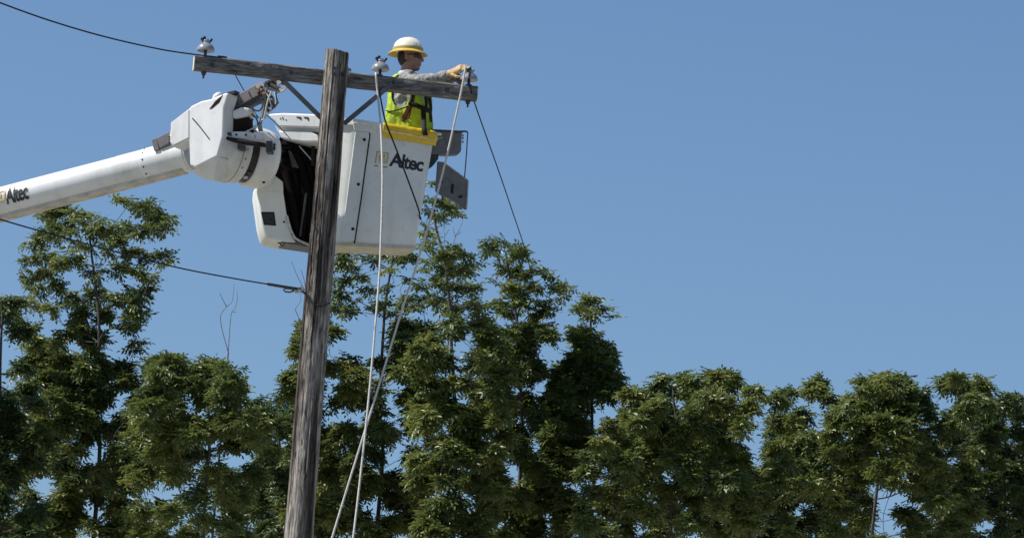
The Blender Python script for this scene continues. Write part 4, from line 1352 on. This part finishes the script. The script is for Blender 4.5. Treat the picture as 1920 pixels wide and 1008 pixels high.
mid_c = [(645, 480, 16), (634, 498, 13), (658, 500, 16), (650, 528, 15), (640, 556, 16), (678, 520, 13), (700, 490, 12), (690, 542, 11), (630, 578, 14), (720, 480, 13), (745, 484, 16), (768, 484, 13), (730, 510, 11), (724, 538, 10), (718, 570, 11), (758, 562, 14), (776, 576, 14), (700, 582, 12), (655, 585, 13), (742, 590, 12), (764, 524, 9), (664, 478, 9), (690, 476, 8), (628, 530, 9), (606, 560, 10), (790, 560, 10), (668, 562, 7)]
mid_c += fill(540, 810, 608, 1050, 130, 18, 32)
tree('ash_tree', 'leafy tree directly behind the pole and below the bucket', 'tree', [(738, 470), (734, 500), (726, 545), (720, 600), (712, 760), (706, 1000)], 61, mid_c, M['leaf'], dens=30)
rt = [(806, 348, 7), (800, 374, 8), (832, 388, 13), (846, 382, 10), (856, 404, 9), (816, 410, 11), (800, 440, 11), (812, 455, 10), (798, 424, 8), (795, 468, 11), (836, 370, 6), (822, 380, 8), (842, 400, 8), (806, 394, 6),
      (830, 478, 17), (850, 473, 15), (872, 480, 14), (840, 508, 18), (868, 508, 17), (820, 530, 15), (850, 544, 19), (880, 540, 16), (818, 565, 16), (850, 580, 20), (886, 574, 16), (795, 508, 9), (792, 540, 11), (892, 500, 8), (806, 490, 10), (900, 590, 12)]
rt += fill(780, 950, 608, 1050, 95, 18, 32)
tree('ash_tree', 'tall tree whose thin top shows right beside the bucket, below the hanging board', 'tree', [(812, 385), (818, 430), (832, 480), (842, 560), (846, 640), (850, 1000)], 59, rt, M['leaf'], dens=32)
r2 = [(920, 466, 14), (934, 458, 9), (944, 450, 5), (936, 484, 9), (912, 474, 8), (974, 476, 12), (986, 488, 8), (960, 476, 9), (974, 466, 6), (1016, 510, 10), (1024, 516, 6), (950, 504, 13), (970, 514, 16), (992, 514, 12), (936, 498, 7),
      (1046, 538, 10), (1062, 540, 7), (1056, 550, 6), (1036, 534, 6), (1000, 540, 16), (962, 545, 18), (982, 568, 20), (1018, 574, 14), (1032, 564, 9), (940, 572, 15), (1010, 590, 17), (920, 526, 8), (950, 590, 17), (1036, 586, 8), (918, 574, 11)]
r2 += fill(910, 1035, 612, 650, 12, 14, 20) + fill(890, 1070, 650, 1050, 90, 18, 32)
tree('ash_tree', 'broad tree right of the bucket with the black wire dropping into it', 'tree', [(950, 480), (956, 520), (966, 580), (972, 660), (968, 1000)], 62.5, r2, M['leaf'], dens=32)
r3 = [(1106, 570, 13), (1092, 578, 9), (1124, 584, 12), (1108, 588, 14), (1082, 583, 5), (1136, 580, 5), (1108, 558, 6), (1122, 568, 7), (1096, 568, 6), (1150, 594, 5)] + [(1104 + rng.uniform(-1, 1) * (16 + (y - 606) * .40), y, min(28, 11 + (y - 606) * .2) * rng.uniform(.75, 1)) for y in rng.uniform(606, 1050, 140)]
tree('ash_tree', 'small pointed treetop standing alone at the lower right', 'tree', [(1107, 566), (1108, 640), (1110, 800), (1108, 1000)], 63, r3, M['leaf'], dens=32)
# trees that go on below and to the right of the photo's edges
def lower_tree(label, xc, half, ytop, Y, n, mat, dens=24):
    """broad round crown: bulges on a dome, filled behind"""
    cl = []
    lobes = [(xc + rng.uniform(-.75, .75) * half, ytop + 30 + rng.uniform(0, 1) * 150, rng.uniform(.28, .42) * half) for _ in range(9)] + [(xc, ytop + 45, half * .34)]
    for _ in range(n):
        if rng.uniform() < .62:
            lx, ly, lr = lobes[int(rng.integers(len(lobes)))]
            a = rng.uniform(0, 2 * math.pi); q = lr * rng.uniform(.3, 1) ** .6
            x, y = lx + math.cos(a) * q, ly + math.sin(a) * q * .8
        else:
            x, y = xc + rng.uniform(-1, 1) * half, rng.uniform(ytop + 130, 1060)
        cl.append((x, max(y, ytop), rng.uniform(17, 31)))
    tree('ash_tree', label, 'tree', [(xc, ytop + 40), (xc + half * .06, ytop + 160), (xc - half * .05, 1040)], Y, cl, mat, dens=dens, spread=1.5)
lower_tree('low round tree between the left tree and the pole', 385, 130, 668, 57, 150, M['leaf'])
lower_tree('low deep green tree showing just left of the pole foot', 520, 105, 735, 64, 110, M['leaf_deep'])
lower_tree('broad round tree right of the small pointed treetop', 1262, 165, 700, 60, 190, M['leaf'])
lower_tree('deep green round tree in the lower right, lowest of the row', 1470, 150, 780, 66, 150, M['leaf_deep'])
lower_tree('widest round tree in the lower right, second from the right edge', 1640, 190, 715, 61, 220, M['leaf'])
lower_tree('deep green tree cut by the lower right edge', 1880, 170, 745, 64, 180, M['leaf_deep'])

# bare twigs of a dead sapling
def sapling(label, lines, base_px, Y):
    b = P(*base_px, Y); g0 = Vector((b.x, Y, 0))
    root = thing('bare_sapling', g0, label, 'sapling', 'bare saplings behind the pole')
    mb = MB().tube([g0, Vector((g0.x, Y, b.z * .6)), b], [.03, .02, .010], 7)
    build('stem', mb, M['twig'], root)
    for l in lines:
        q = smooth_pts([P(x, y, Y) for (x, y) in l], 4)
        build('twig', MB().tube(q, [.0058 - .0035 * i / len(q) for i in range(len(q))], 5), M['twig'], root)
sapling('bare leafless twigs standing left of the pole, below the lower wire', [[(428, 660), (413, 598), (425, 575), (435, 565), (438, 545), (439, 531)], [(425, 575), (418, 562), (412, 549)], [(428, 660), (433, 592), (441, 577), (445, 560), (444, 545)], [(437, 585), (443, 585)]], (428, 660), 58)
sapling('bare twigs right against the left side of the pole', [[(566, 640), (560, 597), (554, 580), (560, 570), (564, 561), (562, 550)], [(566, 640), (575, 560), (567, 536), (555, 512), (547, 489)], [(575, 560), (571, 528), (564, 504)]], (566, 640), 50)
sapling('forked bare twigs above the tree, below the hanging board', [[(850, 520), (850, 462), (856, 440), (864, 425), (868, 410)], [(854, 444), (851, 434), (850, 426)], [(850, 520), (834, 458), (834, 442), (831, 428)], [(834, 442), (842, 430)], [(857, 440), (864, 434)]], (850, 520), 60)
